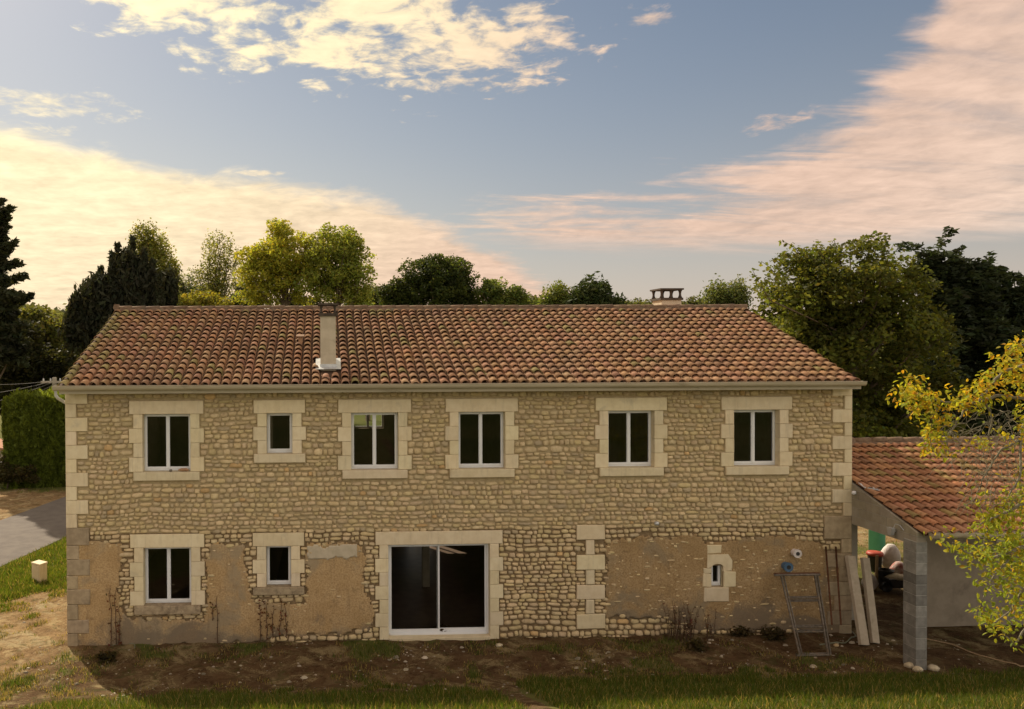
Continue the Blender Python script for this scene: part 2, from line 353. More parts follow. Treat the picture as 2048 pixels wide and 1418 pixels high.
gx = axis(-9, 25, .15, -900, 900); gy = axis(-8.6, 12, .15, -300, 1500)
V = np.zeros((len(gy), len(gx), 3)); C = np.zeros((len(gy), len(gx), 3))
for j, y in enumerate(gy):
    for i, x in enumerate(gx):
        near = -30 < x < 45 and -30 < y < 40
        V[j,i] = (x, y, gz(x,y) if near else 0)
        C[j,i] = (grassness(x,y) if near else .9, (max(sm(1.2,-.6,x+.35*(y+0)*(y<0)*-1 if y<0 else x), sm(5.5,7.,y)) if near else 1), 0)  # second channel marks paler, sunlit dirt beside and behind the house
idx = np.arange(len(gx)*len(gy)).reshape(len(gy), len(gx))
Fq = np.stack([idx[:-1,:-1], idx[:-1,1:], idx[1:,1:], idx[1:,:-1]], -1).reshape(-1,4)
def ground_mat():
    m, nt, b = new_mat('earth_and_turf'); v = coords(nt)
    a = nt.nodes.new('ShaderNodeVertexColor'); a.layer_name = 'tint'; s = nt.nodes.new('ShaderNodeSeparateColor'); nt.links.new(a.outputs[0], s.inputs[0])
    g = E_(s.outputs[0]); n1 = enoise(v, 1.3, 6, .65); n2 = enoise(v, 7, 6, .7); n3 = enoise(v, 32, 5, .7); n4 = enoise(v, .06, 4, .6)
    dirt = emix(sstep(n1*.5+n2*.5, .36, .62), (.115,.072,.038), (.27,.19,.105))
    dirt = emix(sstep(n3, .52, .68)*.65, dirt, (.34,.265,.165))
    dirt = emix(sstep(enoise(v, 3.1, 6, .7), .56, .70)*.6, dirt, (.085,.085,.028))
    dry_lit = E_(s.outputs[1]); dirt = emix(sstep(enoise(v, 1.9, 6, .72, .5), .50, .62)*.8, dirt, (.33,.265,.155)); dk = emix(dry_lit, (.46,.40,.36), (1.15,1.1,1.0)); dirt = cmul(nt, dirt, dk)  # house shadow painted in: front dirt darkened, sunlit dry dirt kept pale
    st_ = enoise(v, 1.05, 7, .74, .7); dirt = emix(sstep(st_+(n3-.5)*.35, .50, .66)*.85, dirt, emix(dry_lit, (.30,.24,.125), (.36,.30,.18)))
    dirt = emix(sstep(enoise(v, 2.3, 7, .74, .9)+(n3-.5)*.3, .53, .66)*.7, dirt, (.055,.060,.018))
    grass = emix(sstep(n2, .35, .65), (.055,.075,.016), (.105,.120,.030)); grass = emix(sstep(n4, .4, .6)*.5, grass, (.17,.15,.055))
    c = emix(sstep(g + (n2-.5)*.7 + (n3-.5)*.5, .38, .66), dirt, grass)
    nt.links.new(c, b.inputs['Base Color']); b.inputs['Roughness'].default_value = 1.; b.inputs['Specular IOR Level'].default_value = .08
    bump(nt, b, n2*.6+n3*.4, 1., .09); return m
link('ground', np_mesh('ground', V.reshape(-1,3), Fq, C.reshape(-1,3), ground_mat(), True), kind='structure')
# road along the left of the house
mb = MB(); ys = list(np.arange(-60, 160, 2.))
for i, y in enumerate(ys):
    x = road_x(max(y,-39)); k = 5; z = .02
    for q in range(k+1):
        u = -2.05 + 4.1*q/k
        mb.v.append((x+u+.06*nz(y,q,.7), y, z+.03*(1-(u/2.05)**2))); mb.c.append((1,1,1))
    if i: mb.f += [((i-1)*(k+1)+q, (i-1)*(k+1)+q+1, i*(k+1)+q+1, i*(k+1)+q) for q in range(k)]
mb.build('road', M['asphalt'], smooth=True, kind='structure')

# ------------------------------------------------------------------ the stone house
L = 18.49; DEPTH = 10.04; EAVE = 6.02; RY, RZ = 5.02, 8.02; SL = (8.02-6.09)/(5.02+.40)
def roof_z(y): return 6.09 + SL*(y+.40) if y <= RY else RZ - SL*(y-RY)
house = thing('stone_house', 'long two-storey rubble stone house with pale window surrounds and clay tile roof', 'house')
def fx(u, v=900): return at(u, v, Y=0)[0]
def fz(u, v): return at(u, v, Y=0)[2]
def rnd(a, s): return tuple(max(0, c*(1+random.uniform(-s, s))) for c in a)
def grey(s=.08, b=1.): k = b*(1+random.uniform(-s, s)); return (k, k*(1+random.uniform(-.02,.02)), k*(1+random.uniform(-.04,.04)))
openings = []      # x0,x1,z0,z1 in the facade
blocks = []        # rectangles of dressed stone that keep the rubble out
ZT = 5.671; ZLL = 2.576
NARROW, WIDE, LH = .21, .31, .31
def surround(part, x0, x1, z0, z1, rows, lint_ext, sill=None, sill_ext=.21, sill_mat='dressed', lm='dressed', tone=1.):
    """lintel, alternating jamb blocks and a sill, each a stone of its own"""
    YF = -.014; J_ = .0022
    MB().block(x0-lint_ext, x1+lint_ext, z1+.002, z1+LH, YF, .22, col=grey(.06,tone), jit=J_).build('lintel', M[lm], part)
    blocks.append((x0-lint_ext, x1+lint_ext, z1, z1+LH))
    h = (z1-z0)/rows
    for r in range(rows):
        w = NARROW if r % 2 == 0 else WIDE
        a, b = z1-h*(r+1), z1-h*r
        for s, xx in ((-1, x0), (1, x1)):
            q = (xx-w, xx) if s < 0 else (xx, xx+w)
            MB().block(q[0], q[1], a+.003, b-.003, YF-random.uniform(0,.004), .22, random.uniform(.005,.010), col=grey(.08,tone), jit=J_).build('jamb_stone', M[lm], part)
            blocks.append((q[0], q[1], a, b))
    if sill:
        MB().block(x0-sill_ext, x1+sill_ext, z0-sill, z0-.003, -.055, .22, .012, col=grey(.04,.93*tone)).build('sill', M[sill_mat], part)
        blocks.append((x0-sill_ext, x1+sill_ext, z0-sill, z0))
def frame_box(mb, x0, x1, z0, z1, y0, y1, w, wb=None):
    wb = wb or w
    mb.box(x0,x0+w,y0,y1,z0,z1); mb.box(x1-w,x1,y0,y1,z0,z1)
    mb.box(x0+w,x1-w,y0+.001,y1-.001,z0,z0+wb); mb.box(x0+w,x1-w,y0+.001,y1-.001,z1-w,z1)
def casement(part, x0, x1, z0, z1, leaves=2, y=.20):
    m = MB(); frame_box(m, x0+.003, x1-.003, z0+.003, z1-.003, y, y+.07, .032, .05); m.build('frame', M['white'], part)
    ix0, ix1, iz0, iz1 = x0+.028, x1-.028, z0+.046, z1-.028; w = (ix1-ix0)/leaves
    for k in range(leaves):
        a, b = ix0+w*k+.002, ix0+w*(k+1)-.002
        m = MB(); frame_box(m, a, b, iz0, iz1, y-.018, y+.045, .040, .048); s = m.build('sash', M['white'], part)
        MB().add([(a+.035,y+.012,iz0+.04),(b-.035,y+.012,iz0+.04),(b-.035,y+.012,iz1-.035),(a+.035,y+.012,iz1-.035)], [(0,1,2,3)]).build('pane', M['glass'], part)
    if leaves == 2:
        xm = (ix0+ix1)/2; MB().box(xm-.022, xm+.022, y-.028, y-.019, iz0+.01, iz1-.01).build('meeting_bar', M['white'], part)
    for t in (.25, .75): MB().box(x0+(x1-x0)*t-.018, x0+(x1-x0)*t+.018, y-.006, y-.001, z0+.025, z0+.04).build('drain_cover', M['white'], part)
def window(name, x0, x1, z0, z1, rows, lint_ext, leaves, label=None, **k):
    openings.append((x0, x1, z0, z1)); p = link(name, None, house, label)
    surround(p, x0, x1, z0, z1, rows, lint_ext, **k); casement(p, x0, x1, z0, z1, leaves); return p
for xc in (2.3053, 7.1287, 9.6414, 13.1841, 16.1926):
    window('window', xc-.55, xc+.55, 4.025, 5.361, 4, .30, 2, sill=.20)
xs = fx(559, 862); window('window', xs-.30, xs+.30, 4.42, 5.361, 3, .295, 1, sill=.205, sill_ext=.295)
xw = fx(334.5, 1100); window('window', xw-.55, xw+.55, .926, 2.266, 4, .30, 2, label='lower window over a dark stained sill', sill=.20, sill_mat='sill_old')
xq = fx(557, 1100); window('window', xq-.29, xq+.29, 1.32, 2.266, 3, .305, 1, sill=.18, sill_ext=.305, sill_mat='sill_old')
# sliding glass door
dx0, dx1 = fx(776.9, 1150), fx(980, 1150); dz0 = .09
openings.append((dx0, dx1, dz0, 2.262)); gd = link('sliding_glass_door', None, house, 'wide sliding glass door with thin white frames')
surround(gd, dx0, dx1, .02, 2.262, 7, .30)
MB().block(dx0+.002, dx1-.002, .0, dz0, -.05, .2, .01, col=(.9,.9,.9)).build('threshold', M['dressed'], gd)
m = MB(); frame_box(m, dx0+.004, dx1-.004, dz0+.003, 2.258, .17, .27, .045, .05); m.box(dx0+.05, dx1-.05, .14, .17, dz0+.003, dz0+.035); m.build('frame', M['white'], gd)
xm = (dx0+dx1)/2
for a, b, yy in ((dx0+.05, xm+.03, .185), (xm-.03, dx1-.05, .228)):
    m = MB(); frame_box(m, a, b, dz0+.055, 2.21, yy, yy+.035, .035, .075); m.build('sliding_leaf', M['white'], gd)
    MB().add([(a+.03,yy+.018,dz0+.12),(b-.03,yy+.018,dz0+.12),(b-.03,yy+.018,2.18),(a+.03,yy+.018,2.18)], [(0,1,2,3)]).build('pane', M['glass'], gd)
# little arched window in the old wall
ax0, ax1 = fx(1424, 1150), fx(1446, 1150); az0, az1 = fz(1435, 1174), fz(1435, 1132)
openings.append((ax0, ax1, az0, az1)); aw = link('arched_window', None, house, 'tiny arched window with worn pale stones round it')
def worn(u0, v0, u1, v1, name='jamb_stone', n=2, parent=None, yf=-.012, mt='dressed', tone=.92):
    x0, x1 = fx(u0, v0), fx(u1, v1); z1, z0 = fz(u0, v0), fz(u1, v1)
    MB().block(x0, x1, z0, z1, yf, .2, .014, col=grey(.06, tone), jit=.012).build(name, M[mt], parent or aw); blocks.append((x0, x1, z0, z1))
worn(1414,1091,1443,1107,'head_stone'); worn(1407,1136,1423,1147); worn(1406,1147,1423.5,1174); worn(1447,1143,1471,1174); worn(1447,1130,1463,1142); worn(1408,1175,1458,1202,'sill')
arch = []
cx, cz, rr = (ax0+ax1)/2, az1-.02, (ax1-ax0)/2+.005
po = [(fx(1414,1120), az1-.05), (fx(1414.5,1110), fz(1414,1109)), (fx(1456,1109), fz(1456,1108)), (fx(1464,1120), fz(1464,1120)), (fx(1464,1132), az1-.05)]
pi_ = [(cx+rr*math.cos(t), cz+rr*.55*math.sin(t)) for t in np.linspace(0, math.pi, 7)]
MB().prism(po+pi_, 'y', -.016, .2, (.94,.94,.94)).build('arch_stone', M['dressed'], aw); blocks.append((po[0][0], po[4][0], az1-.03, po[1][1]))
casement(aw, ax0, ax1, az0, az1+.10, 1, .13)
# quoins
def quoin_run(corner, sgn, rows, parent):
    for z0, z1, w, mt, tone in rows:
        q = (corner, corner+w) if sgn > 0 else (corner-w, corner)
        MB().block(q[0], q[1], z0+.003, z1-.003, -.015-random.uniform(0,.004), .3, .008 if mt == 'dressed' else .016, col=grey(.07,tone), jit=0 if mt == 'dressed' else .006).build('quoin', M[mt], parent)
        blocks.append((q[0], q[1], z0, z1))
rows = []; z = 5.88; hh = [.27]+[.318]*9; k = 0
for h in hh:
    rows.append((z-h, z, .50 if k % 2 == 0 else .245, 'dressed', 1.)); z -= h; k += 1
zb = [z, 2.34, 2.02, 1.64, 1.33, .97, .62, .30, -.15]; ws = [.52,.28,.53,.26,.53,.25,.50,.24]
for a, b, w in zip(zb[:-1], zb[1:], ws): rows.append((b, a, w, 'old', random.uniform(.8,1.05)))
quoin_run(-.003, 1, rows, house)
rows = []; z = 5.88; k = 0
for h in [.20]+[.318]*9:
    rows.append((z-h, z, .47 if k % 2 == 0 else (.18 if k < 7 else .20), 'dressed', .93)); z -= h; k += 1
zb = [z, 2.27, 1.93, 1.60, 1.25, .92, .55, .22, -.15]; ws = [.66,.24,.62,.30,.60,.42,.58,.3]
for a, b, w in zip(zb[:-1], zb[1:], ws): rows.append((b, a, w, 'old', random.uniform(.85,1.05)))
quoin_run(L+.003, -1, rows, house)
# chain of old quoins where the house was once shorter
zs = [fz(1180, v) for v in (1050,1080,1110,1140,1169.5,1199,1228,1258)]
for k in range(7):
    u0, u1 = (1153.5, 1210) if k % 2 == 0 else (1172, 1189)
    MB().block(fx(u0,1150), fx(u1,1150), zs[k+1]+.006, zs[k]-.006, -.014, .2, .012, col=grey(.05,.97), jit=.006).build('old_corner_stone', M['dressed'], house)
    blocks.append((fx(u0,1150), fx(u1,1150), zs[k+1], zs[k]))
# walls
def wall_sheet(mb, x0, x1, z0, z1, y, ops, flip=False, ydeep=None):
    X = sorted({x0, x1, *[min(max(v,x0),x1) for o in ops for v in o[:2]]}); Z = sorted({z0, z1, *[min(max(v,z0),z1) for o in ops for v in o[2:]]})
    for a, b in zip(X[:-1], X[1:]):
        for c, d in zip(Z[:-1], Z[1:]):
            if any(o[0] < (a+b)/2 < o[1] and o[2] < (c+d)/2 < o[3] for o in ops): continue
            mb.add([(a,y,c),(b,y,c),(b,y,d),(a,y,d)], [(3,2,1,0) if flip else (0,1,2,3)])
ZSPLIT = 2.60
m = MB(); wall_sheet(m, 0, L, ZSPLIT, 5.93, .036, openings); wup = m.build('wall', M['mortar_up'], house, label='upper wall of pale rubble with flush pointing')
m = MB(); wall_sheet(m, 0, L, -.3, ZSPLIT, .046, openings); m.add([(0,.036,ZSPLIT),(L,.036,ZSPLIT),(L,.046,ZSPLIT),(0,.046,ZSPLIT)], [(0,1,2,3)]); wlo = m.build('wall', M['mortar_lo'], house, label='older lower wall of rubble with open joints')
m = MB(); wall_sheet(m, .3, L-.3, -.3, 5.9, .45, openings, True)
for o in openings:      # reveals behind the dressed stone
    a, b, c, d = o; m.add([(a,.22,c),(a,.45,c),(a,.45,d),(a,.22,d)],[(0,1,2,3)]); m.add([(b,.22,c),(b,.45,c),(b,.45,d),(b,.22,d)],[(3,2,1,0)]); m.add([(a,.22,d),(b,.22,d),(b,.45,d),(a,.45,d)],[(0,1,2,3)]); m.add([(a,.22,c),(b,.22,c),(b,.45,c),(a,.45,c)],[(3,2,1,0)])
m.build('inner_wall', M['inside'], house)
gable = [(.07,-.3),(DEPTH-.003,-.3),(DEPTH-.003,5.9),(RY,RZ-.14),(.07,5.9)]
for a_, b_ in ((.003,.30),(L-.30,L-.003)): MB().prism(gable, 'x', a_, b_).build('gable_wall', M['render'], house)
bo = [(6.9, 8.0, 4.05, 5.35), (8.75, 9.65, .06, 2.1), (12.6, 13.5, 4.0, 5.3), (2.0, 3.0, 4.0, 5.3)]
m = MB(); wall_sheet(m, .3, L-.3, -.3, 5.9, 9.62, bo); wall_sheet(m, .3, L-.3, -.3, 5.9, DEPTH, bo, True)
for a, b, c, d in bo: m.add([(a,9.62,c),(a,DEPTH,c),(a,DEPTH,d),(a,9.62,d)],[(0,1,2,3)]); m.add([(b,9.62,c),(b,DEPTH,c),(b,DEPTH,d),(b,9.62,d)],[(0,1,2,3)]); m.add([(a,9.62,d),(b,9.62,d),(b,DEPTH,d),(a,DEPTH,d)],[(0,1,2,3)]); m.add([(a,9.62,c),(b,9.62,c),(b,DEPTH,c),(a,DEPTH,c)],[(0,1,2,3)])
m.build('rear_wall', M['inside'], house)
for a, b, c, d in bo:
    p = link('rear_window', None, house); mm = MB(); frame_box(mm, a, b, c, d, 9.75, 9.82, .06); mm.box((a+b)/2-.04,(a+b)/2+.04,9.76,9.81,c+.06,d-.06); mm.build('frame', M['white'], p)
m = MB(); m.box(.3, L-.3, .45, 9.62, -.1, .06); m.build('ground_floor', M['floor'], house)
m = MB(); m.box(.3, L-.3, .45, 9.62, 2.62, 2.9); m.box(.3, L-.3, .45, 9.62, 5.62, 5.75); m.build('upper_floor', M['inside'], house)
m = MB()
for x in (4.4, 11.4, 14.6): m.box(x, x+.12, .45, 9.62, .06, 2.62)
for x in (4.6, 8.35, 11.4, 14.7): m.box(x, x+.12, .45, 9.62, 2.9, 5.62)
m.build('partition', M['inside'], house)
p = at(852, 1100, Y=4.2); MB().box(p[0]-.10, p[0]+.10, 4.2, 4.4, .06, 2.62).build('inner_post', M['render'], house)

# plaster that still clings to the lower wall
def to_xz(poly): return [(fx(u,v), fz(u,v)) for u, v in poly]
def inside(poly, x, z):
    c = False; n = len(poly)
    for i in range(n):
        (x0,z0),(x1,z1) = poly[i], poly[i-1]
        if (z0 > z) != (z1 > z) and x < (x1-x0)*(z-z0)/(z1-z0)+x0: c = not c
    return c
PA = to_xz([(150,1088),(232,1084),(246,1100),(238,1150),(240,1212),(262,1238),(402,1240),(413,1213),(412,1120),(418,1092),(488,1090),(486,1110),(498,1180),(513,1206),(606,1206),(613,1190),(618,1130),(610,1112),(616,1090),(715,1086),(735,1118),(728,1180),(750,1222),(742,1262),(600,1272),(450,1288),(150,1300)])
PD = to_xz([(1213,1082),(1300,1075),(1400,1070),(1412,1088),(1452,1082),(1560,1066),(1632,1085),(1655,1100),(1700,1110),(1700,1268),(1400,1262),(1320,1238),(1213,1234)])
def in_plaster(x, z):
    x2 = x+.09*mnoise.noise((x*4,z*4,1))+.06*mnoise.noise((x*12,z*12,4)); z2 = z+.10*mnoise.noise((x*4,z*4,7))+.06*mnoise.noise((x*12,z*12,9))
    return 1 if inside(PA, x2, z2) else 2 if inside(PD, x2, z2) else 0
hole = lambda x, z: any(o[0]-.02 < x < o[1]+.02 and o[2]-.02 < z < o[3]+.02 for o in openings)
def sheet(test, x0, x1, z0, z1, st, yf, relief, mt, name, yb=.045):
    nx, nzz = int((x1-x0)/st), int((z1-z0)/st); vid = {}; V = []; Fc = []
    on = [[test(x0+(i+.5)*st, z0+(j+.5)*st) for i in range(nx)] for j in range(nzz)]
    def vert(i, j, back):
        k = (i,j,back)
        if k not in vid:
            x, z = x0+i*st, z0+j*st; vid[k] = len(V)
            V.append((x+.35*st*mnoise.noise((x*31,z*31,2)), yb if back else yf+relief*(mnoise.noise((x*2.2,z*2.2,3))+.5*mnoise.noise((x*9,z*9,5))), z+.35*st*mnoise.noise((x*29,z*29,6))))
        return vid[k]
    for j in range(nzz):
        for i in range(nx):
            if not on[j][i]: continue
            Fc.append((vert(i,j,0),vert(i+1,j,0),vert(i+1,j+1,0),vert(i,j+1,0)))
            for di, dj, a, b in ((-1,0,(i,j+1),(i,j)),(1,0,(i+1,j),(i+1,j+1)),(0,-1,(i,j),(i+1,j)),(0,1,(i+1,j+1),(i,j+1))):
                ii, jj = i+di, j+dj
                if not (0 <= ii < nx and 0 <= jj < nzz and on[jj][ii]):
                    Fc.append((vert(*a,1),vert(*b,1),vert(*b,0),vert(*a,0)))
    MB().add(V, Fc).build(name, mt, house, True)
sheet(lambda x,z: in_plaster(x,z) == 1 and not (dx0-.3 < x) and not hole(x,z), .0, 7.2, -.05, 2.5, .035, .004, .010, M['plaster'], 'plaster')
sheet(lambda x,z: in_plaster(x,z) == 2 and not hole(x,z), 12.3, L, -.05, 2.6, .035, .008, .016, M['plaster_rough'], 'plaster')
CP = to_xz([(614,1094),(640,1088),(645,1098),(668,1090),(712,1089),(716,1112),(690,1117),(672,1113),(655,1118),(616,1117)])
sheet(lambda x,z: inside(CP, x+.03*mnoise.noise((x*9,z*9,1)), z+.03*mnoise.noise((x*9,z*9,4))), fx(605), fx(725), 1.9, 2.6, .03, -.006, .004, M['cement'], 'cement_patch', .02)

# rubble: every stone is geometry; the largest are objects of their own
def warp(x, z): return .045*mnoise.noise((x*.75, z*.9, 11))+.018*mnoise.noise((x*2.3, z*2., 17))
stones = []
def stone_geo(cx, cz, w, h, yf, n=9, yb=.06):
    ph = random.uniform(0, 6.28); ex = random.uniform(.42,.8); ring = []
    for k in range(n):
        t = ph+2*math.pi*k/n; c, s = math.cos(t), math.sin(t)
        ring.append((math.copysign(abs(c)**ex, c)*w/2*random.uniform(.86,1.06), math.copysign(abs(s)**ex, s)*h/2*random.uniform(.82,1.08)))
    tilt = random.uniform(-.10,.10); V = []
    dome = random.uniform(.006,.026)
    for sc, y in ((1.0, yb), (.97, yf+.020), (.80, yf+.003)):
        V += [(cx+a*sc, y+(a*tilt*.25+b*.10 if y < yb else 0), cz+b*sc-(h*.05 if sc < .9 else 0)+warp(cx+a, cz)) for a, b in ring]
    V.append((cx, yf-dome*.5, cz-h*.10+warp(cx,cz)))
    Fc = []
    for r in range(2):
        for k in range(n): q = (k+1) % n; Fc.append((r*n+k, r*n+q, (r+1)*n+q, (r+1)*n+k))
    Fc += [(2*n+k, 2*n+(k+1)%n, 3*n) for k in range(n)]
    return V, Fc
def stone_col(lower):
    k = random.uniform(.84,1.12); t = random.random()
    c = (k, k*random.uniform(.96,1.02), k*random.uniform(.90,1.05))
    if t < .05: c = (k*.82, k*.83, k*.90)
    elif t < .065: c = (k*1.03, k*.88, k*.72)
    elif t < .13: c = (k*1.14, k*1.13, k*1.15)
    return tuple(v*(.97 if lower else .93) for v in c)
ZTOP = 5.86; z = -.06
while z < ZTOP:
    lower = z < ZSPLIT
    h = random.uniform(.080,.128) if z > .5 else random.uniform(.09,.14)
    if random.random() < .12: h += .035
    zc = z+h/2
    blk = sorted([(b[0]-.008, b[1]+.008) for b in blocks+openings if b[2] < z+h-.03 and b[3] > z+.03])
    free = []; x = .0
    for a, b in blk:
        if a > x: free.append((x, a))
        x = max(x, b)
    if x < L: free.append((x, L))
    for a, b in free:
        x = a
        while x < b-.05:
            w = random.uniform(.09,.22) if random.random() < .86 else random.uniform(.22,.35)
            if b-(x+w) < .09: w = b-x
            p = in_plaster(x+w/2, zc) if lower else 0
            keep = p == 0 or (p == 2 and random.random() < .42) or (p == 1 and random.random() < (.45 if any(in_plaster(x+w/2+ox, zc+oz) == 0 for ox, oz in ((-.16,0),(.16,0),(0,.14),(0,-.14))) else .03))
            if keep:
                hh = h*random.uniform(.80,1.14); gap = random.uniform(.006,.018) if lower else random.uniform(.002,.014)
                if p: yf = random.uniform(-.004,.010); ww, hh2 = w*random.uniform(.35,.8), hh*random.uniform(.3,.65)
                else:
                    yf = random.uniform(-.010,.010) if lower else random.uniform(-.012,.012); ww, hh2 = w-gap, hh-gap
                if ww > .26 and hh2 > .05 and random.random() < .0: pass
                V_, F_ = stone_geo(x+w/2+random.uniform(-.004,.004), zc+random.uniform(-.016,.016)*(4 if p else 1), ww, hh2, yf)
                stones.append((ww*hh2, V_, F_, stone_col(lower), lower))
            elif p == 1 and False: pass
            x += w
    z += h
stones.sort(key=lambda s: -s[0])
for _, V_, F_, c, low in stones[:300]: MB().add(V_, F_, c).build('stone', M['stone'], wlo if low else wup, True)
for low, wl in ((True, wlo), (False, wup)):
    m = MB()
    for _, V_, F_, c, lw in stones[300:]:
        if lw == low: m.add(V_, F_, c)
    m.build('rubble_stones', M['stone'], wl, True, kind='stuff')

# ------------------------------------------------------------------ tiled roofs
def tile_field(roof, x0, x1, y_eave, z_eave, y_ridge, slope, pitch, expo, keepout=None, moss=None, nobj=300, tone=(1,1,1)):
    """canal tiles: a half-round cover and its channel per tile, lapped up the slope"""
    ca, sa = 1/math.hypot(1,slope), slope/math.hypot(1,slope)
    length = (y_ridge-y_eave)/ca; ncol = int(round((x1-x0)/pitch)); nrow = int(round(length/expo)); expo = length/nrow; pitch = (x1-x0)/ncol
    tl = expo+.085; NS = 6; pieces = []
    for r in range(nrow):
        for c in range(ncol):
            xc = x0+pitch*(c+.5)+random.uniform(-.007,.007); v0 = expo*r+random.uniform(-.012,.012)-(random.uniform(.03,.07) if random.random() < .02 and r else 0)-(0.02 if r == 0 else 0)
            if keepout and keepout(xc, y_eave+(v0+expo*.5)*ca): continue
            rot = random.uniform(-.022,.022); lift = .048+random.uniform(-.006,.008)
            R0, R1 = pitch*.425, pitch*.345; th = .008; V = []
            def P(u, v, w):
                u2 = u*math.cos(rot)-v*math.sin(rot)*.5; vv = v0+v
                return (xc+u2, y_eave+vv*ca-w*sa, z_eave+vv*sa+w*ca+.030*mnoise.noise((xc*.55, vv*.5, 3)))
            for v, R, w0 in ((0, R0, lift), (tl, R1, -.008)):
                for k in range(NS+1):
                    t = math.pi*k/NS; V.append(P(-R*math.cos(t), v, w0+R*.86*math.sin(t)))
            for k in range(NS+1):
                t = math.pi*k/NS; V.append(P(-(R0-th)*math.cos(t), 0, lift+(R0-th)*.86*math.sin(t)-.002))
            for k in range(NS+1):
                t = math.pi*k/NS; V.append(P(-(R0-th)*math.cos(t), tl*.5, lift*.5+(R0-th)*.78*math.sin(t)-.006))
            n = NS+1; Fc = []
            for k in range(NS): Fc += [(k,k+1,n+k+1,n+k),(2*n+k,2*n+k+1,k+1,k),(3*n+k,3*n+k+1,2*n+k+1,2*n+k)]
            b = len(V); g = pitch*.5                         # channel to the right of the cover
            for v, w0 in ((-.02 if r == 0 else 0, .014), (tl, -.006)):
                for uu, ww in ((R0*.7, .035), (g*.88, .006), (g, 0), (g*1.12, .006), (pitch-R0*.7, .035)): V.append(P(uu, v, w0+ww-.034))
            for k in range(4): Fc.append((b+k,b+k+1,b+5+k+1,b+5+k))
            k = random.uniform(.80,1.14); t = random.random()
            col = [k, k*random.uniform(.93,1.06), k*random.uniform(.88,1.08)]
            if t < .05: col = [k*.78, k*.78, k*.80]
            elif t < .14: col = [k*1.06, k*1.18, k*1.15]
            elif t < .17: col = [k*1.08, k*.97, k*.9]
            mo = moss(xc, y_eave+v0*ca) if moss else 0
            if random.random() < mo: col = [k*.80, k*1.10, k*.80]
            pieces.append((V, Fc, tuple(a*b_ for a, b_ in zip(col, tone))))
    for V, Fc, c in pieces[:nobj]: MB().add(V, Fc, c).build('roof_tile', M['tile'], roof, True)
    m = MB()
    for V, Fc, c in pieces[nobj:]: m.add(V, Fc, c)
    m.build('tile_field', M['tile'], roof, True, kind='stuff')
def ridge_run(roof, x0, x1, y, z, step=.40, r=.115):
    n = int((x1-x0)/step)
    for i in range(n):
        a = x0+(x1-x0)*i/n; b = a+(x1-x0)/n+.05; zj = z+random.uniform(-.006,.006); m = MB(); V = []
        for xx, R, dzz in ((a, r*.92, -.004), (b, r*1.03, .008)):
            for rr in (R, R-.016):
                for k in range(8):
                    t = math.pi*(-.08+1.16*k/7); V.append((xx, y-rr*math.cos(t), zj+dzz+rr*math.sin(t)*.8))
        F_ = []
        for k in range(7): F_ += [(k,k+1,17+k,16+k),(24+k,25+k,9+k,8+k),(16+k,17+k,25+k,24+k),(8+k,9+k,1+k,k)]
        m.add(V, F_, grey(.16, .95)); m.build('ridge_tile', M['ridge'], roof, True)
    m = MB(); V = []          # mortar bedding below the ridge tiles
    xs_ = np.linspace(x0, x1, int((x1-x0)/.11))
    for xx in xs_:
        for q, (yy, zz_) in enumerate(((-.17,-.10),(-.15,-.02),(.15,-.02),(.17,-.10))): V.append((xx, y+yy+random.uniform(-.012,.012), z+zz_+random.uniform(-.012,.012)))
    m.add(V, [(i*4+q, i*4+q+1, i*4+q+5, i*4+q+4) for i in range(len(xs_)-1) for q in range(3)]); m.build('ridge_mortar', M['ridge'], roof, True)
def gutter(parent, x0, x1, yb, zt, r=.075, name='gutter', drop=0.):
    prof = [(yb+.01, zt+.02)]+[(yb-r+ -r*math.cos(t)*1.0, zt-r*1.35*math.sin(t)) for t in np.linspace(math.pi, 0, 9)]+[(yb-2*r-.012, zt+.004),(yb-2*r-.006, zt+.014),(yb-2*r+.004, zt+.004)]
    prof2 = prof[:1]+[(a, b) for a, b in prof[1:]]
    n = len(prof2); V = [(x0,)+p for p in prof2]+[(x1,p[0],p[1]-drop) for p in prof2]
    m = MB().add(V, [(i,i+1,n+i+1,n+i) for i in range(n-1)])
    for xx, d in ((x0, 0), (x1, drop)):
        V = [(xx,p[0],p[1]-d) for p in prof2[1:10]]; m.add(V, [tuple(range(9))])
    x = x0+.3
    while x < x1: m.box(x, x+.03, yb-2*r-.004, yb, zt-.002-drop*(x-x0)/(x1-x0), zt+.003-drop*(x-x0)/(x1-x0)); x += .62
    g = m.build(name, M['zinc'], parent, False); return g
hr = link('roof', None, house, 'low clay tile roof in weathered red and brown')
RX0, RX1 = -.06, L-.07
m = MB(); m.add([(RX0,-.38,roof_z(-.38)-.09),(RX1,-.38,roof_z(-.38)-.09),(RX1,RY,RZ-.09),(RX0,RY,RZ-.09),(RX1,DEPTH+.4,roof_z(DEPTH+.4)-.09),(RX0,DEPTH+.4,roof_z(DEPTH+.4)-.09)], [(0,1,2,3),(3,2,4,5)]); m.build('roof_deck', M['deck'], hr)
m = MB(); m.add([(RX0,RY,RZ-.03),(RX1,RY,RZ-.03),(RX1,DEPTH+.4,roof_z(DEPTH+.4)-.03),(RX0,DEPTH+.4,roof_z(DEPTH+.4)-.03)], [(0,1,2,3)]); m.build('rear_slope', M['tile'], hr)
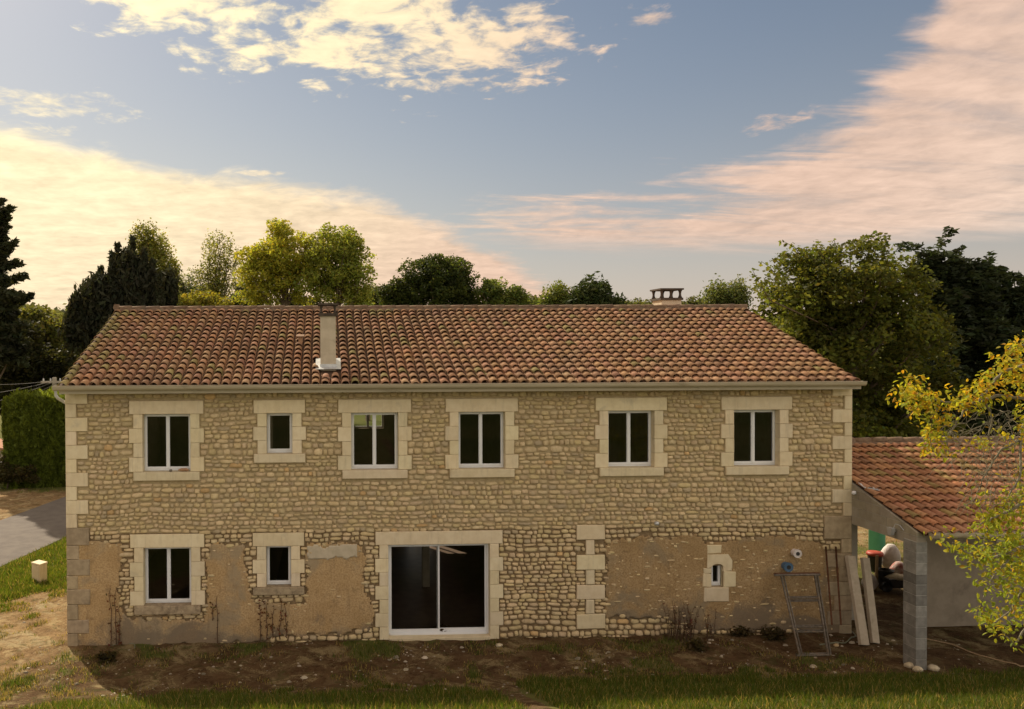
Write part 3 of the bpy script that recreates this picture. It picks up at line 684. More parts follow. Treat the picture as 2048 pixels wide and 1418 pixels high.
# front chimney position: foot of the shaft on the slope
def roof_hit(u, v):
    d = ray(u, v); n = Vector((0,-SL,1)); p0 = Vector((0,-.4,6.09)); t = n.dot(p0-Vector(CAM))/n.dot(Vector(d)); return CAM+d*t
cf = roof_hit(656.5, 735); CW = .185; CY0, CY1 = cf[1]+.02, cf[1]+.50; CX = cf[0]
keep = lambda x, y: abs(x-CX) < .30 and CY0-.22 < y < CY1+.05
tile_field(hr, RX0, RX1, -.43, roof_z(-.43)-.075, RY-.03, SL, .228, .312, keep, lambda x, y: .5*sm(.6,.1,x)+.04, 300)
ridge_run(hr, RX0, RX1, RY, RZ+.005, .40, .09)
MB().prism([(-.105,8.0),(-.105,8.06),(-.08,8.14),(.02,8.14),(.05,8.06),(.05,8.0)], 'y', RY-.13, RY+.13).build('ridge_end', M['ridge'], hr)
# fascia, soffit, gutter, downpipe
m = MB(); m.box(-.02, L-.03, -.40, -.372, 5.86, 6.05); m.box(-.02, L-.03, -.37, .02, 5.868, 5.885); m.build('fascia', M['zinc'], house)
gutter(house, -.13, L+.02, -.402, 6.035, .07)
m = MB(); m.tube([(-.07,-.475,5.94),(-.07,-.47,5.84),(-.065,-.32,5.76),(-.045,.20,5.62),(-.04,.28,5.5),(-.04,.28,.1)], .036, 10); m.build('downpipe', M['white'], house, True)
# chimneys
def chimney(name, cx, cy0, cy1, w, z0, z1, cap_h, slab, label, posts):
    c = link(name, None, house, label)
    MB().box(cx-w, cx+w, cy0, cy1, z0, z1).build('shaft', M['render'], c)
    e = .045; MB().box(cx-w-e, cx+w+e, cy0-e, cy1+e, z1-.002, z1+.07).build('collar', M['cap'], c)
    for (px, py) in posts:
        mm = MB(); prof = [(.075,0),(.045,.25),(.036,.5),(.045,.75),(.075,1)]
        mm.lathe((px, py, z1+.068), [(r*min(1.2,w*3.2), t*cap_h) for r, t in prof], 8); mm.build('post', M['cap'], c, True)
    MB().box(cx-w-slab, cx+w+slab, cy0-slab, cy1+slab, z1+.066+cap_h, z1+.115+cap_h).build('cap_slab', M['cap'], c); return c
cz1 = at(656.5, 632, Y=CY0)[2]
ch = chimney('chimney', CX, CY0, CY1, CW, cf[2]-.25, cz1, .19, .055, 'tall pale rendered chimney on the front slope', [(CX+a*(CW-.02), y) for a in (-1,1) for y in (CY0+.05, CY1-.05)])
fz0 = roof_z(CY0)
def on_roof(x, y, w): return (x, y-w*SL*.9, roof_z(y)+w)
m = MB(); m.add([on_roof(CX-.30,CY0-.16,.015),on_roof(CX+.30,CY0-.16,.015),on_roof(CX+.30,CY1+.05,.02),on_roof(CX-.30,CY1+.05,.02)], [(0,1,2,3)])
m.box(CX-CW-.012, CX+CW+.012, CY0-.012, CY1+.012, roof_z(CY0)-.05, roof_z(CY0)+.075); m.build('flashing', M['flash'], ch)
by = 6.3; bc = at(1343, 600, Y=by); bw = .31
chimney('chimney', bc[0], by, by+.75, bw, 7.3, bc[2], .25, .06, 'squat chimney with open concrete cap behind the ridge', [(bc[0]+a*(bw-.02), y) for a in (-1,0,1) for y in (by+.05,by+.70)])
vt = roof_hit(601, 684); m = MB(); m.tube([(vt[0],vt[1],vt[2]-.05),(vt[0],vt[1]-.02,vt[2]+.13)], .055, 10); m.prism([(vt[1]-.12,vt[2]+.12),(vt[1]+.12,vt[2]+.17),(vt[1]+.12,vt[2]+.20),(vt[1]-.12,vt[2]+.15)], 'x', vt[0]-.10, vt[0]+.10, (.6,.6,.6)); m.build('vent_tile', M['tile'], hr)
# fittings on the facade
p = at(1313, 1047, Y=-.05); m = MB(); m.lathe((p[0],-.06,p[2]-.04), [(.01,0),(.05,.01),(.06,.04),(.05,.08),(.02,.09)], 12); m.box(p[0]-.02,p[0]+.02,-.05,.03,p[2]-.02,p[2]+.03); m.build('wall_lamp', M['flash'], house, True, label='small round grey wall lamp above the old plaster')
def pipe_end(u, v, mt, lab, r):
    p = at(u, v, Y=-.08); m = MB(); m.tube([(p[0],.05,p[2]),(p[0],-.12,p[2])], r, 14); m.tube([(p[0],-.11,p[2]),(p[0],-.16,p[2])], r*1.18, 14); b = m.build('pipe_outlet', M[mt], house, False, label=lab)
    MB().tube([(p[0],-.155,p[2]),(p[0],-.165,p[2])], r*.55, 10).build('bore', M['black'], b)
pipe_end(1592, 1106, 'sack', 'white plastic pipe end sticking out of the wall', .085); pipe_end(1574, 1133, 'blue', 'blue pipe end sticking out below the white one', .095)
for u0, u1 in ((1651.5, 1664), (1671.5, 1682)):
    a = at(u0, 1093, Y=-.06); b = at(u1, 1250, Y=-.22); rt = link('rusty_rod', MB().tube([(a[0],-.06,a[2]),(b[0],-.22,max(b[2],.03))], .02, 6).mesh('rusty_rod', M['rust'], True), None, 'thin rusty iron rod nearer the steel trestle, leaning on the wall' if u0 < 1660 else 'thin rusty iron rod nearer the leaning concrete beams', 'rod', 'rusty rods against the wall')
    

# ------------------------------------------------------------------ lean-to carport on the right
cp = thing('carport', 'open lean-to with concrete block pillar and clay tile roof beside the stone house', 'carport')
CE_Y, CE_Z, CR_Y, CR_Z = -2.42, 2.97, 2.1, 4.36; CSL = (CR_Z-CE_Z)/(CR_Y-CE_Y); CXL, CXR = 18.50, 28.5
cr = link('roof', None, cp, 'clay tile roof in brighter red, half in shadow')
tile_field(cr, CXL+.01, CXR, CE_Y, CE_Z-.075, CR_Y-.02, CSL, .205, .335, None, lambda x, y: .10, 300, (1.02,.88,.82))
ridge_run(cr, CXL, CXR, CR_Y, CR_Z, .42, .11)
m = MB(); m.add([(CXL+.03,CE_Y+.05,CE_Z-.09),(CXR,CE_Y+.05,CE_Z-.09),(CXR,CR_Y,CR_Z-.09),(CXL+.03,CR_Y,CR_Z-.09),(CXR,4.3,CR_Z-.09-CSL*2.2),(CXL+.03,4.3,CR_Z-.09-CSL*2.2)], [(0,1,2,3),(3,2,4,5)]); m.build('roof_deck', M['deck'], cr)
m = MB(); m.add([(CXL+.03,CR_Y,CR_Z-.03),(CXR,CR_Y,CR_Z-.03),(CXR,4.3,CR_Z-.03-CSL*2.2),(CXL+.03,4.3,CR_Z-.03-CSL*2.2)], [(0,1,2,3)]); m.build('rear_slope', M['tile'], cr)
gutter(cp, CXL+.10, CXR, CE_Y+.0, CE_Z-.02, .085)
PY0, PY1, PX0, PX1 = -2.24, -1.84, 18.47, 18.71
# sloping concrete beam from the house corner to the pillar
czf = lambda y: CE_Z-.11+CSL*(y-CE_Y)
gb = link('gable_beam', None, cp, 'sloping concrete block beam under the lean-to rake')
MB().prism([(-.02,2.64),(-.02,czf(-.02)-.01),(PY0+.01,czf(PY0)-.01),(PY0+.01,2.73),(PY1,2.64)], 'x', PX0+.016, PX1-.028).build('joint_core', M['joint'], gb)
def clip_top(poly):
    out = []
    for i in range(len(poly)):
        p, q = poly[i], poly[(i+1)%len(poly)]; dp, dq = czf(p[0])-p[1], czf(q[0])-q[1]
        if dp >= 0: out.append(p)
        if dp*dq < 0: t = dp/(dp-dq); out.append((p[0]+(q[0]-p[0])*t, p[1]+(q[1]-p[1])*t))
    return out
for ci in range(6):
    z0 = 2.63+ci*.205; y = -.02-(.25 if ci % 2 else 0.); ys_ = [-.02]+([y] if ci % 2 else [])
    while y > PY0: y = max(y-.5, PY0); ys_.append(y)
    for ya, yb_ in zip(ys_[:-1], ys_[1:]):
        pg = clip_top([(ya-.004,z0+.004),(yb_+.004,z0+.004),(yb_+.004,z0+.201),(ya-.004,z0+.201)])
        if len(pg) > 2: MB().prism(pg, 'x', PX0+.010, PX1-.022, grey(.07)).build('concrete_block', M['beamblock'], gb)
MB().prism([(0.02,2.66),(.02,czf(.02)),(CR_Y,czf(CR_Y)),(CR_Y,2.66)], 'x', L+.004, PX1-.03).build('gable_infill', M['beam'], cp)
pl = link('pillar', None, cp, 'square pillar of grey concrete blocks')
MB().box(PX0+.008, PX1-.008, PY0+.008, PY1-.008, -.1, 2.72).build('joint_core', M['joint'], pl)
for r in range(12):
    z0 = r*.2275-.02; k = random.uniform(.78,1.1); 
    if r in (6,7,8): k *= .72
    mm = MB(); x0, x1, y0, y1 = PX0, PX1, PY0, PY1; a, b = z0+.006, z0+.2275-.006; ch_ = .006
    mm.box(x0, x1, y0, y1, a, b, (k,k,k*1.01)); mm.build('concrete_block', M['concrete'], pl)
MB().box(L+.006, 19.28, 1.0, 1.22, -.1, 3.9).build('pier', M['beam'], cp)
w0 = at(1836, 1200, Y=.42)[0]
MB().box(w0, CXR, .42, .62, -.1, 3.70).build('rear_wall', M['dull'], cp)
MB().box(20.3, CXR, PY0+.1, PY1-.1, 2.66, 2.84).build('eave_beam', M['beam'], cp)
MB().box(CXR-.3, CXR-.06, PY0, PY1, -.1, 2.66).build('post', M['concrete'], cp)
p = at(1795, 1062, X=PX0); m = MB(); m.prism([(p[1]-.02,p[2]+.06),(p[1]+.16,p[2]+.06),(p[1]+.12,p[2]-.10),(p[1]+.02,p[2]-.10)], 'x', PX0-.14, PX0-.06); m.box(PX0-.07, PX0+.004, p[1]+.05, p[1]+.09, p[2]-.03, p[2]+.0); m.tube([(PX0-.1,p[1],p[2]+.05),(PX0-.06,p[1]-.02,p[2]+.16),(PX0-.03,p[1]-.12,p[2]+.15),(PX0+.0,p[1]-.2,p[2]+.06)], .008, 5); m.build('floodlight', M['flash'], cp, label='grey floodlight on the concrete beam beside the pillar')
p = at(1712, 985, X=PX0+.01); MB().lathe((PX0-.04, p[1], p[2]-.05), [(.02,0),(.05,.015),(.055,.05),(.04,.085),(.01,.09)], 12).build('security_camera', M['white'], cp, True, label='small white dome camera under the eave')
p = at(1704, 962, Y=-.10); m = MB(); m.add([(L+.02,-.45,3.56),(L+.30,-.62,3.515),(L+.30,-.48,3.56),(L+.02,-.20,3.65),(L+.02,-.45,3.59),(L+.30,-.62,3.54)], [(0,1,2,3),(4,5,1,0)]); m.build('lead_flashing', M['flash'], cp)

# ------------------------------------------------------------------ things leaning and lying about
def beam_between(name, a, b, w, t, mt, label, cat, group=None):
    a, b = Vector(a), Vector(b); d = (b-a); ln = d.length; d.normalize(); side = Vector((1,.12,0)); side = (side-d*side.dot(d)).normalized(); nrm = d.cross(side)
    m = MB(); V = []
    for q in (a, b):
        for s, n in ((-1,-1),(1,-1),(1,1),(-1,1)): V.append(q+side*s*w/2+nrm*n*t/2)
    m.add(V, [(3,2,1,0),(4,5,6,7),(0,1,5,4),(1,2,6,5),(2,3,7,6),(3,0,4,7)]); me = m.mesh(name, mt)
    return link(name, me, None, label, cat, group)
a = at(1700, 1112, Y=-.10); b = at(1728, 1291, Z=.02); beam_between('concrete_beam', (b[0],b[1],.03), (a[0],-.10,a[2]), .20, .10, M['cast'], 'paler wide precast concrete beam leaning on the corner quoins', 'beam', 'concrete beams leaning on the house corner')
a = at(1728, 1116, Y=-.02); b = at(1750, 1287, Z=.02); beam_between('concrete_beam', (b[0],b[1],.03), (a[0]+.02,-.02,a[2]), .17, .10, M['cast'], 'narrower precast concrete beam leaning between its paler twin and the pillar', 'beam', 'concrete beams leaning on the house corner')
# steel trestles folded and leaned on the wall
BL, BR = at(1600, 1311, Z=.03), at(1648, 1309, Z=.03); TL_, TR_ = at(1562, 1150, Y=-.30), at(1630, 1148, Y=-.30)
tr = thing('scaffold_trestle', 'folded grey steel scaffold trestle leaning against the plastered wall', 'trestle')
for k, off in enumerate((0., .10)):
    o = Vector((.045*k, off, 0)); bl, br, tl, trr = (Vector(q)+o for q in (BL, BR, TL_, TR_))
    br = Vector((br.x+.08, bl.y, bl.z))
    trr = Vector((trr.x, tl.y, tl.z))
    for p0, p1, q in ((bl, tl, 'leg'), (br, trr, 'leg')): 
        MB().tube([p0, p1], .024, 6).build(q, M['steel'], tr, True)
        MB().tube([p0+Vector((.055,.0,0)), p1+Vector((.06,.0,0))], .017, 6).build('inner_leg', M['steel'], tr, True)
    for t in (.28, .34, .66, .70): MB().tube([bl.lerp(tl, t), br.lerp(trr, t)], .016, 6).build('rung', M['steel'], tr, True)
    e = (trr-tl).normalized(); MB().tube([tl-e*.16, trr+e*.12], .026, 6).build('top_bar', M['rust'] if k else M['steel'], tr, True)
    MB().tube([bl-e*.08, br+e*.07], .022, 6).build('foot_bar', M['steel'], tr, True)
def cable(pts, r, mt, name, label, cat):
    P = [Vector((x, y, gz(x,y)+r*.9)) for x, y in pts]; Q = []
    for i in range(len(P)-1):
        for t in np.linspace(0, 1, 8, endpoint=False): q = P[i].lerp(P[i+1], t); Q.append((q.x+.02*nz(q.x,q.y,2.5), q.y+.03*nz(q.x,q.y,2.1,3), gz(q.x,q.y)+r*.9))
    MB_ = MB().tube(Q+[P[-1]], r, 6); return link(name, MB_.mesh(name, mt, True), None, label, cat)
g = lambda u, v: tuple(at(u, v, Z=.02)[:2])
cable([g(1850,1276), g(1900,1287), g(1960,1310), g(2040,1331), g(2100,1336)], .014, M['wood'], 'ground_cable', 'thin pale cable running over the dirt past the pillar', 'cable')
cable([g(1640,1290), g(1662,1287), g(1690,1284), g(1712,1272), g(1700,1258)], .016, M['rubber'], 'garden_hose', 'green garden hose lying behind the trestle at the wall foot', 'hose')
m = [g(232,1284)]; th = np.linspace(0, 6.28, 9); q = g(236, 1282)
cable([(q[0]+.16*math.cos(t), q[1]-.22+.10*math.sin(t)) for t in th]+[(q[0]+.45,q[1]-.30),(q[0]+.50,q[1]-.55)], .010, M['rubber'], 'wire_coil', 'thin coil of grey wire on the dirt below the lower window', 'wire')
def rock(name, u, v, r, lab, mt='pebble', sq=.7, col=(1.1,1.1,1.05), Z=0, group=None):
    p = at(u, v, Z=Z); V = []; F_ = []; n, k = 9, 5
    for j in range(k+1):
        for i in range(n):
            ph = math.pi*j/k; t = 2*math.pi*i/n; s = r*(1+.28*mnoise.noise((u+math.cos(t)*math.sin(ph)*1.3, v+math.sin(t)*math.sin(ph)*1.3, math.cos(ph))))
            V.append((s*math.cos(t)*math.sin(ph), s*math.sin(t)*math.sin(ph), s*sq*math.cos(ph)))
    F_ = [(j*n+i, j*n+(i+1)%n, (j+1)*n+(i+1)%n, (j+1)*n+i) for j in range(k) for i in range(n)]
    o = link(name, MB().add(V, F_, col).mesh(name, M[mt], True), None, lab, 'stone', group); o.location = (p[0], p[1], gz(p[0],p[1])+r*sq*.35); return o
rock('field_stone', 1820, 1334, .105, 'knobbly pale stone against the foot of the block pillar')
rock('field_stone', 1836, 1341, .10, 'pale stone right of the pillar foot in the grass edge')
rock('field_stone', 1866, 1339, .11, 'rounded pale stone furthest right of the pillar foot')
rock('field_stone', 1672, 1292, .06, 'yellowish stone lying between trestle and leaning beams', col=(1.1,.95,.7))
rock('field_stone', 998, 1293, .09, 'pale flat stone in front of the sliding glass door', sq=.35)
rock('field_stone', 1308, 1246, .14, 'pale boulder at the wall foot by the dead weeds', sq=.8)
rock('field_stone', 246, 1286, .11, 'flat pale stone under the lower window by the wire coil', sq=.4)
p = at(368, 941, Y=.06); m = MB(); m.tube([(p[0]-.13,.06,p[2]),(p[0]-.05,.055,p[2]+.012),(p[0]+.06,.06,p[2]+.010),(p[0]+.12,.05,p[2])], [.012,.035,.038,.02], 9); link('stone_on_sill', m.mesh('stone_on_sill', M['tile'], True), None, 'orange brown broken clay piece on the upper window sill', 'clay piece').location = (0,-.04,4.06-p[2])
p = at(342, 941, Y=.06); link('tin', MB().lathe((p[0],.03,4.026), [(.03,0),(.035,.01),(.035,.04),(.015,.05)], 10).mesh('tin', M['steel'], True), None, 'small grey tin on the upper window sill', 'tin')

# things behind the carport, seen between pier and pillar
def gp(u, v): return at(u, v, Z=.0)
p = gp(1771, 1178); bk = thing('mortar_tub', 'black plastic barrel tub half full of yellow sand behind the carport', 'tub', loc=(p[0],p[1],0))
MB().lathe((0,0,0), [(.15,0),(.17,.02),(.20,.50),(.215,.52),(.215,.55),(.19,.55),(.185,.46)], 18).build('shell', M['black'], bk, True)
MB().lathe((0,0,.44), [(.185,0),(.12,.03),(.03,.05)], 14).build('sand', M['box'], bk, True)
p = gp(1767, 1150); rb = thing('paint_pail', 'dark pail with a red lid behind the mortar tub', 'pail', loc=(p[0],p[1]+.4,0))
MB().lathe((0,0,0), [(.17,0),(.20,.48),(.20,.5)], 16).build('shell', M['black'], rb, True); MB().lathe((0,0,.5), [(.23,0),(.235,.05),(.21,.10),(.05,.11)], 16).build('lid', M['red'], rb, True)
p = gp(1752, 1178); link('wooden_stake', MB().prism([(p[0]-.03,0),(p[0]+.03,0),(p[0]+.055,.95),(p[0]+.0,.95)], 'y', p[1]-.03, p[1]+.03).mesh('wooden_stake', M['wood']), None, 'upright wooden stake standing beside the black tub', 'stake')
p = gp(1800, 1145); tq = thing('water_pipe', 'turquoise plastic pipe standing upright behind the block pillar', 'pipe', loc=(p[0]+.75,p[1]+2.2,0))
MB().lathe((0,0,0), [(.24,0),(.24,1.75),(.27,1.76),(.27,1.95),(.24,1.96)], 20).build('tube', M['turq'], tq, True)
def sack(u, v, w, h, mt, lab, dy=0.):
    p = gp(u, v); m = MB(); V = []; n, k = 12, 7
    for j in range(k+1):
        for i in range(n):
            t = 2*math.pi*i/n; f = math.sin(math.pi*(j+.35)/(k+.7))**.55; rr = 1+.14*mnoise.noise((math.cos(t)*1.5+u, math.sin(t)*1.5, j*.6))
            V.append((w/2*f*rr*math.cos(t), w*.35*f*rr*math.sin(t), h*j/k))
    m.add(V, [(j*n+i, j*n+(i+1)%n, (j+1)*n+(i+1)%n, (j+1)*n+i) for j in range(k) for i in range(n)]+[tuple(range(n))[::-1], tuple(range(k*n,(k+1)*n))])
    o = link('sack', m.mesh('sack', M[mt], True), None, lab, 'sack'); o.location = (p[0], p[1]+dy, gz(p[0],p[1])-.01)
sack(1797, 1166, .55, .62, 'sackred', 'red and white printed sack leaning beside the black tub'); sack(1799, 1148, .60, .80, 'sack', 'bulging white woven sack behind the printed one', .4)
sack(1740, 1180, .45, .45, 'sack', 'small white sack beside the wooden stake and the pier'); 
p = gp(1790, 1185); wb = thing('wheelbarrow', 'low tray of pale rubble right of the black tub', 'wheelbarrow', loc=(p[0]+.1,p[1]+.1,0))
MB().prism([(-.35,.40),(.35,.40),(.22,.16),(-.22,.16)], 'y', -.25, .25).build('tray', M['black'], wb); MB().lathe((0,0,.39), [(.30,0),(.2,.07),(.05,.11)], 12).build('rubble', M['pebble'], wb, True)
MB().tube([(-.28,.05,.14),(-.28,-.05,.14)], .14, 14).build('wheel', M['black'], wb, True)
for s in (-1,1): MB().tube([(-.25,s*.2,.15),(.5,s*.24,.42)], .018, 6).build('handle', M['steel'], wb, True); MB().tube([(.2,s*.2,.2),(.25,s*.2,.0)], .015, 6).build('leg', M['steel'], wb, True)

# meter cabinet by the road verge
p = at(79, 1164, Z=0); mc = thing('meter_cabinet', 'beige plastic meter cabinet standing on the grass verge', 'cabinet', loc=(p[0],p[1],gz(p[0],p[1])-.02)); mc.rotation_euler = (0,0,math.radians(-38))
MB().box(-.20,.20,-.12,.12,0,.58).build('body', M['box'], mc); MB().prism([(-.14,.58),(.14,.58),(.13,.63),(-.13,.61)], 'x', -.215, .215).build('lid', M['box'], mc); MB().box(-.17,.17,-.128,-.121,.08,.54).build('door', M['box'], mc)

# utility pole and its wires, shed at the left
py_ = 30.; p = at(109, 760, Y=py_); up = thing('utility_pole', 'concrete utility pole with crossarm and cables beyond the hedge', 'utility pole', loc=(p[0],py_,0))
MB().prism([(-.13,0),(.13,0),(.10,p[2]+.15),(-.10,p[2]+.15)], 'y', -.1, .1).build('post', M['pole'], up); MB().box(-.75,.85,-.13,-.03,p[2]-.18,p[2]-.06).build('crossarm', M['pole'], up)
for q in (-.6,-.2,.35,.7): MB().lathe((q,-.08,p[2]-.06), [(.03,0),(.05,.04),(.04,.12),(.02,.16)], 8).build('insulator', M['white'], up, True)
for (v1, v0, ux) in ((769,766,-.6),(772,783,-.2),(770,797,.0),(771,812,.3)):
    e = at(-120, v0+(v0-v1)*1.2, Y=27.); a = Vector((ux, -.08, p[2]-.1)); b = Vector((e[0]-p[0], 27.-py_, e[2]))
    pts = [a.lerp(b, t)-Vector((0,0,.35*4*t*(1-t)*.5)) for t in np.linspace(0,1,12)]; MB().tube(pts, .012, 5).build('wire', M['wire'], up, True)
p = at(2, 900, Y=28.); sh = thing('garden_shed', 'small rendered garden shed with pink tile roof beside the hedge', 'shed', loc=(p[0]-1.1,28.,0))
MB().box(-1.2,1.2,0,2.2,0,p[2]).build('wall', M['render'], sh)
MB().prism([(-1.42,p[2]-.02),(1.42,p[2]-.02),(1.42,p[2]+.08),(0,p[2]+.42),(-1.42,p[2]+.08)], 'y', -.2, 2.4).build('roof', M['shedroof'], sh)
MB().box(-.4,.4,-.03,.02,0,min(1.9,p[2]-.15)).build('door', M['wood'], sh)

# dead vines and weeds at the wall foot
def vine(name, spots, label, cat, spread=.1, leaves=40):
    m = MB()
    for u, v0, v1 in spots:
        x, z0, z1 = fx(u,1200), fz(u,v0), fz(u,v1); pts = []; nn = 9
        for k in range(nn): t = k/(nn-1); pts.append((x+spread*.5*mnoise.noise((u*.37,t*3,2))*(t+.3), -.02-.025*random.random(), z0+(z1-z0)*t))
        m.tube(pts, [.013*(1-.7*k/nn) for k in range(nn)], 5)
        for _ in range(leaves):
            q = random.choice(pts); a = random.uniform(0,6.28); s = random.uniform(.012,.04); c = Vector(q)+Vector((random.uniform(-.05,.05), -random.uniform(0,.03), random.uniform(-.05,.05)))
            e1 = Vector((math.cos(a), random.uniform(-.5,.2), math.sin(a)))*s; e2 = Vector((-math.sin(a), random.uniform(-.5,.2), math.cos(a)))*s*.6
            m.add([c-e1, c-e2, c+e1, c+e2], [(0,1,2,3)], rnd((1.1,.8,.6),.4))
    return link(name, m.mesh(name, M['vine']), None, label, cat)
vine('dead_vine', [(521,1280,1203),(534,1275,1200),(545,1270,1210),(560,1278,1200),(572,1270,1208)], 'dead brown ivy stems on plaster below the small lower window', 'dead vine', .16, 26)
vine('dead_vine', [(222,1290,1175),(232,1290,1178),(240,1290,1215),(236,1288,1240)], 'thin dead creeper on plaster left of the lower big window', 'dead vine', .15, 18)
vine('dead_vine', [(435,1285,1190),(425,1240,1205)], 'single dead stem between the two lower windows', 'dead vine', .12, 10)
def weeds(name, u0, u1, v, h, n, label, seedy=.3):
    m = MB()
    for _ in range(n):
        u = random.uniform(u0,u1); p = at(u, v, Y=-.12-random.random()*.3); x, y = p[0], -.12-random.random()*.3; hh = h*random.uniform(.35,1); lx, ly = random.uniform(-.25,.25)*hh, random.uniform(-.3,.1)*hh
        pts = [(x+lx*t*t, y+ly*t, gz(x,y)+hh*t) for t in (0,.35,.7,1)]; m.tube(pts, [.008,.006,.005,.003], 4)
        for _ in range(14):
            t = random.uniform(.2,1); c = Vector((x+lx*t*t, y+ly*t, gz(x,y)+hh*t)); a = random.uniform(0,6.28); s = random.uniform(.02,.06)
            e1 = Vector((math.cos(a), math.sin(a), random.uniform(-.3,.8)))*s; e2 = Vector((-math.sin(a), math.cos(a), .2))*s*.4
            m.add([c, c+e1*.5-e2, c+e1, c+e1*.5+e2], [(0,1,2,3)], rnd((1.0,.75,.5),.4))
    return link(name, m.mesh(name, M['vine']), None, label, 'weeds')
weeds('dead_weeds', 1335, 1392, 1262, .95, 34, 'clump of tall dead brown weeds left of the tiny arched window')
weeds('dead_weeds', 1408, 1425, 1262, .75, 8, 'thin dead stalks under the tiny arched window')

# ------------------------------------------------------------------ trees
def leaf_cloud(centers, radii, counts, size, cols, flat=.35, elong=1.5, droop=0., shell=.55):
    """diamond leaf sprays spread through clumps; returns arrays"""
    Vs, Cs = [], []
    for c, r, n, col in zip(centers, radii, counts, cols):
        n = int(n)
        d = RNG.normal(size=(n,3)); d /= np.linalg.norm(d, axis=1)[:,None]
        rad = (shell+(1-shell)*RNG.random((n,1)))*np.where(RNG.random((n,1)) < .15, 1.25, 1.0)
        p = np.asarray(c)+d*rad*np.asarray(r)
        a = RNG.normal(size=(n,3)); a[:,2] = a[:,2]*flat-droop; a /= np.linalg.norm(a, axis=1)[:,None]
        b = np.cross(a, RNG.normal(size=(n,3))); b /= np.linalg.norm(b, axis=1)[:,None]
        s = size*RNG.uniform(.55,1.25,(n,1)); e1 = a*s*elong*.5; e2 = b*s*.5
        q = np.stack([p-e1, p-e2*.9+e1*.1, p+e1, p+e2*.9+e1*.1], 1)
        Vs.append(q.reshape(-1,3))
        k = np.asarray(col)*RNG.uniform(.72,1.3,(n,1))*np.array([1,1,1])+0
        k = k*(1+RNG.normal(size=(n,3))*np.array([.09,.05,.08])); Cs.append(np.repeat(np.clip(k,0,1), 4, 0))
    V = np.concatenate(Vs); C = np.concatenate(Cs); return V, np.arange(len(V)).reshape(-1,4), C
def limb(m, a, b, r0, r1, bend=.15, n=6, k=6):
    a, b = Vector(a), Vector(b); ln = (b-a).length; o = Vector((random.uniform(-1,1), random.uniform(-1,1), random.uniform(-.3,.8)))*ln*bend
    pts = [a.lerp(b, t)+o*math.sin(math.pi*t)*.6 for t in np.linspace(0,1,k)]; m.tube(pts, [r0+(r1-r0)*t for t in np.linspace(0,1,k)], n); return pts
def tree(name, label, Y, lobes, base_u, col, size, nclump, perclump, rc, cat='tree', group=None, col2=None, trunk_r=.25, mt='leaf', elong=1.5, flat=.6, depth=.9, droop=0., bark='bark', zbase=0., limbs=None, spire=False, shell=.5, trunk_top=None, arms=()):
    """lobes: (u, v, ru, rv) ellipses of the crown as seen, at distance Y"""
    t = thing(name, label, cat, group); k = (Y-CAM[1])/FPX; B = at(base_u, 700, Y=Y); bx = B[0]
    area = np.array([l[2]*l[3] for l in lobes], float); pr = area/area.sum(); cs, rs, ns, cl = [], [], [], []
    mean_r = np.sqrt(area.mean())*k
    for i in range(nclump):
        u, v, ru, rv = lobes[RNG.choice(len(lobes), p=pr)]
        d = RNG.normal(size=3); d /= np.linalg.norm(d); rr = RNG.random()**(1/2.2)
        P = at(u, v, Y=Y); c = np.array([P[0]+d[0]*rr*ru*k, Y+d[1]*rr*min(ru,rv*1.6)*k*depth, P[2]+d[2]*rr*rv*k])
        if c[2] < zbase+.4: c[2] = zbase+.4+RNG.random()*.6
        f = RNG.uniform(.6,1.2)*min(1, .75*min(ru,rv)*k/rc+.12); cs.append(c); rs.append((rc*f, rc*f, rc*f*(1.7 if spire else .72))); ns.append(max(6, perclump*f**1.6))
        w = RNG.random(); cc = np.array(col) if col2 is None else np.array(col)*(1-w)+np.array(col2)*w
        cl.append(cc*RNG.uniform(.75,1.2))
    core = len(cs); armpts = []
    for pts, r0, r1, nl_ in arms:
        ln = sum(math.dist(a_, b_) for a_, b_ in zip(pts[:-1], pts[1:])); q_ = []
        for a_, b_ in zip(pts[:-1], pts[1:]):
            st = max(2, int(math.dist(a_, b_)/(r0*.55)))
            q_ += [(a_[0]+(b_[0]-a_[0])*j/st, a_[1]+(b_[1]-a_[1])*j/st) for j in range(st)]
        q_.append(pts[-1]); dyo = RNG.normal()*.8; line = []
        for j, (u, v) in enumerate(q_):
            P = at(u, v, Y=Y+dyo); r = (r0+(r1-r0)*j/len(q_))*k; line.append(P); cs.append(P-np.array([0,0,r*.5])); rs.append((r*1.15, r*1.4, r*(1.15 if mt == 'needle' and droop > .3 or name == 'cedar_tree' else .85))); ns.append(nl_); cl.append(np.array(col)*RNG.uniform(.8,1.25))
        armpts.append(line)
    V, F_, C = leaf_cloud(cs, rs, ns, size, cl, flat, elong, droop, shell)
    o = link('crown', np_mesh('crown', V, F_, C, M[mt]), t, kind='stuff')
    m = MB(); ztop = max(c[2] for c in cs[:core]); zt = trunk_top or zbase+(ztop-zbase)*.62
    tp = limb(m, (bx, Y, zbase-.3), (bx+random.uniform(-.3,.3), Y, zt), trunk_r, trunk_r*.35, .03, 8, 9)
    nl = limbs or min(nclump, 26)
    for line in armpts:
        st_ = min(tp, key=lambda q: abs(q.z-(line[0][2]-.3))); m.tube([tuple(st_)]+[tuple(p_) for p_ in line], [.03]+[.03*(1-.8*j/len(line)) for j in range(len(line))], 5)
    for i in RNG.choice(core, nl, replace=False):
        c = cs[i]; h = min(zt, max(zbase+.8, c[2]-abs(c[0]-bx)*.7-1.0)); tt = (h-zbase)/(zt-zbase); a = tp[min(8, max(1, int(tt*8)))]
        limb(m, a, c, trunk_r*.32*(1.1-.6*tt), .025, .10, 5, 6)
    m.build('trunk', M[bark], t, True); return t
LG = lambda r,g,b: (r,g,b)
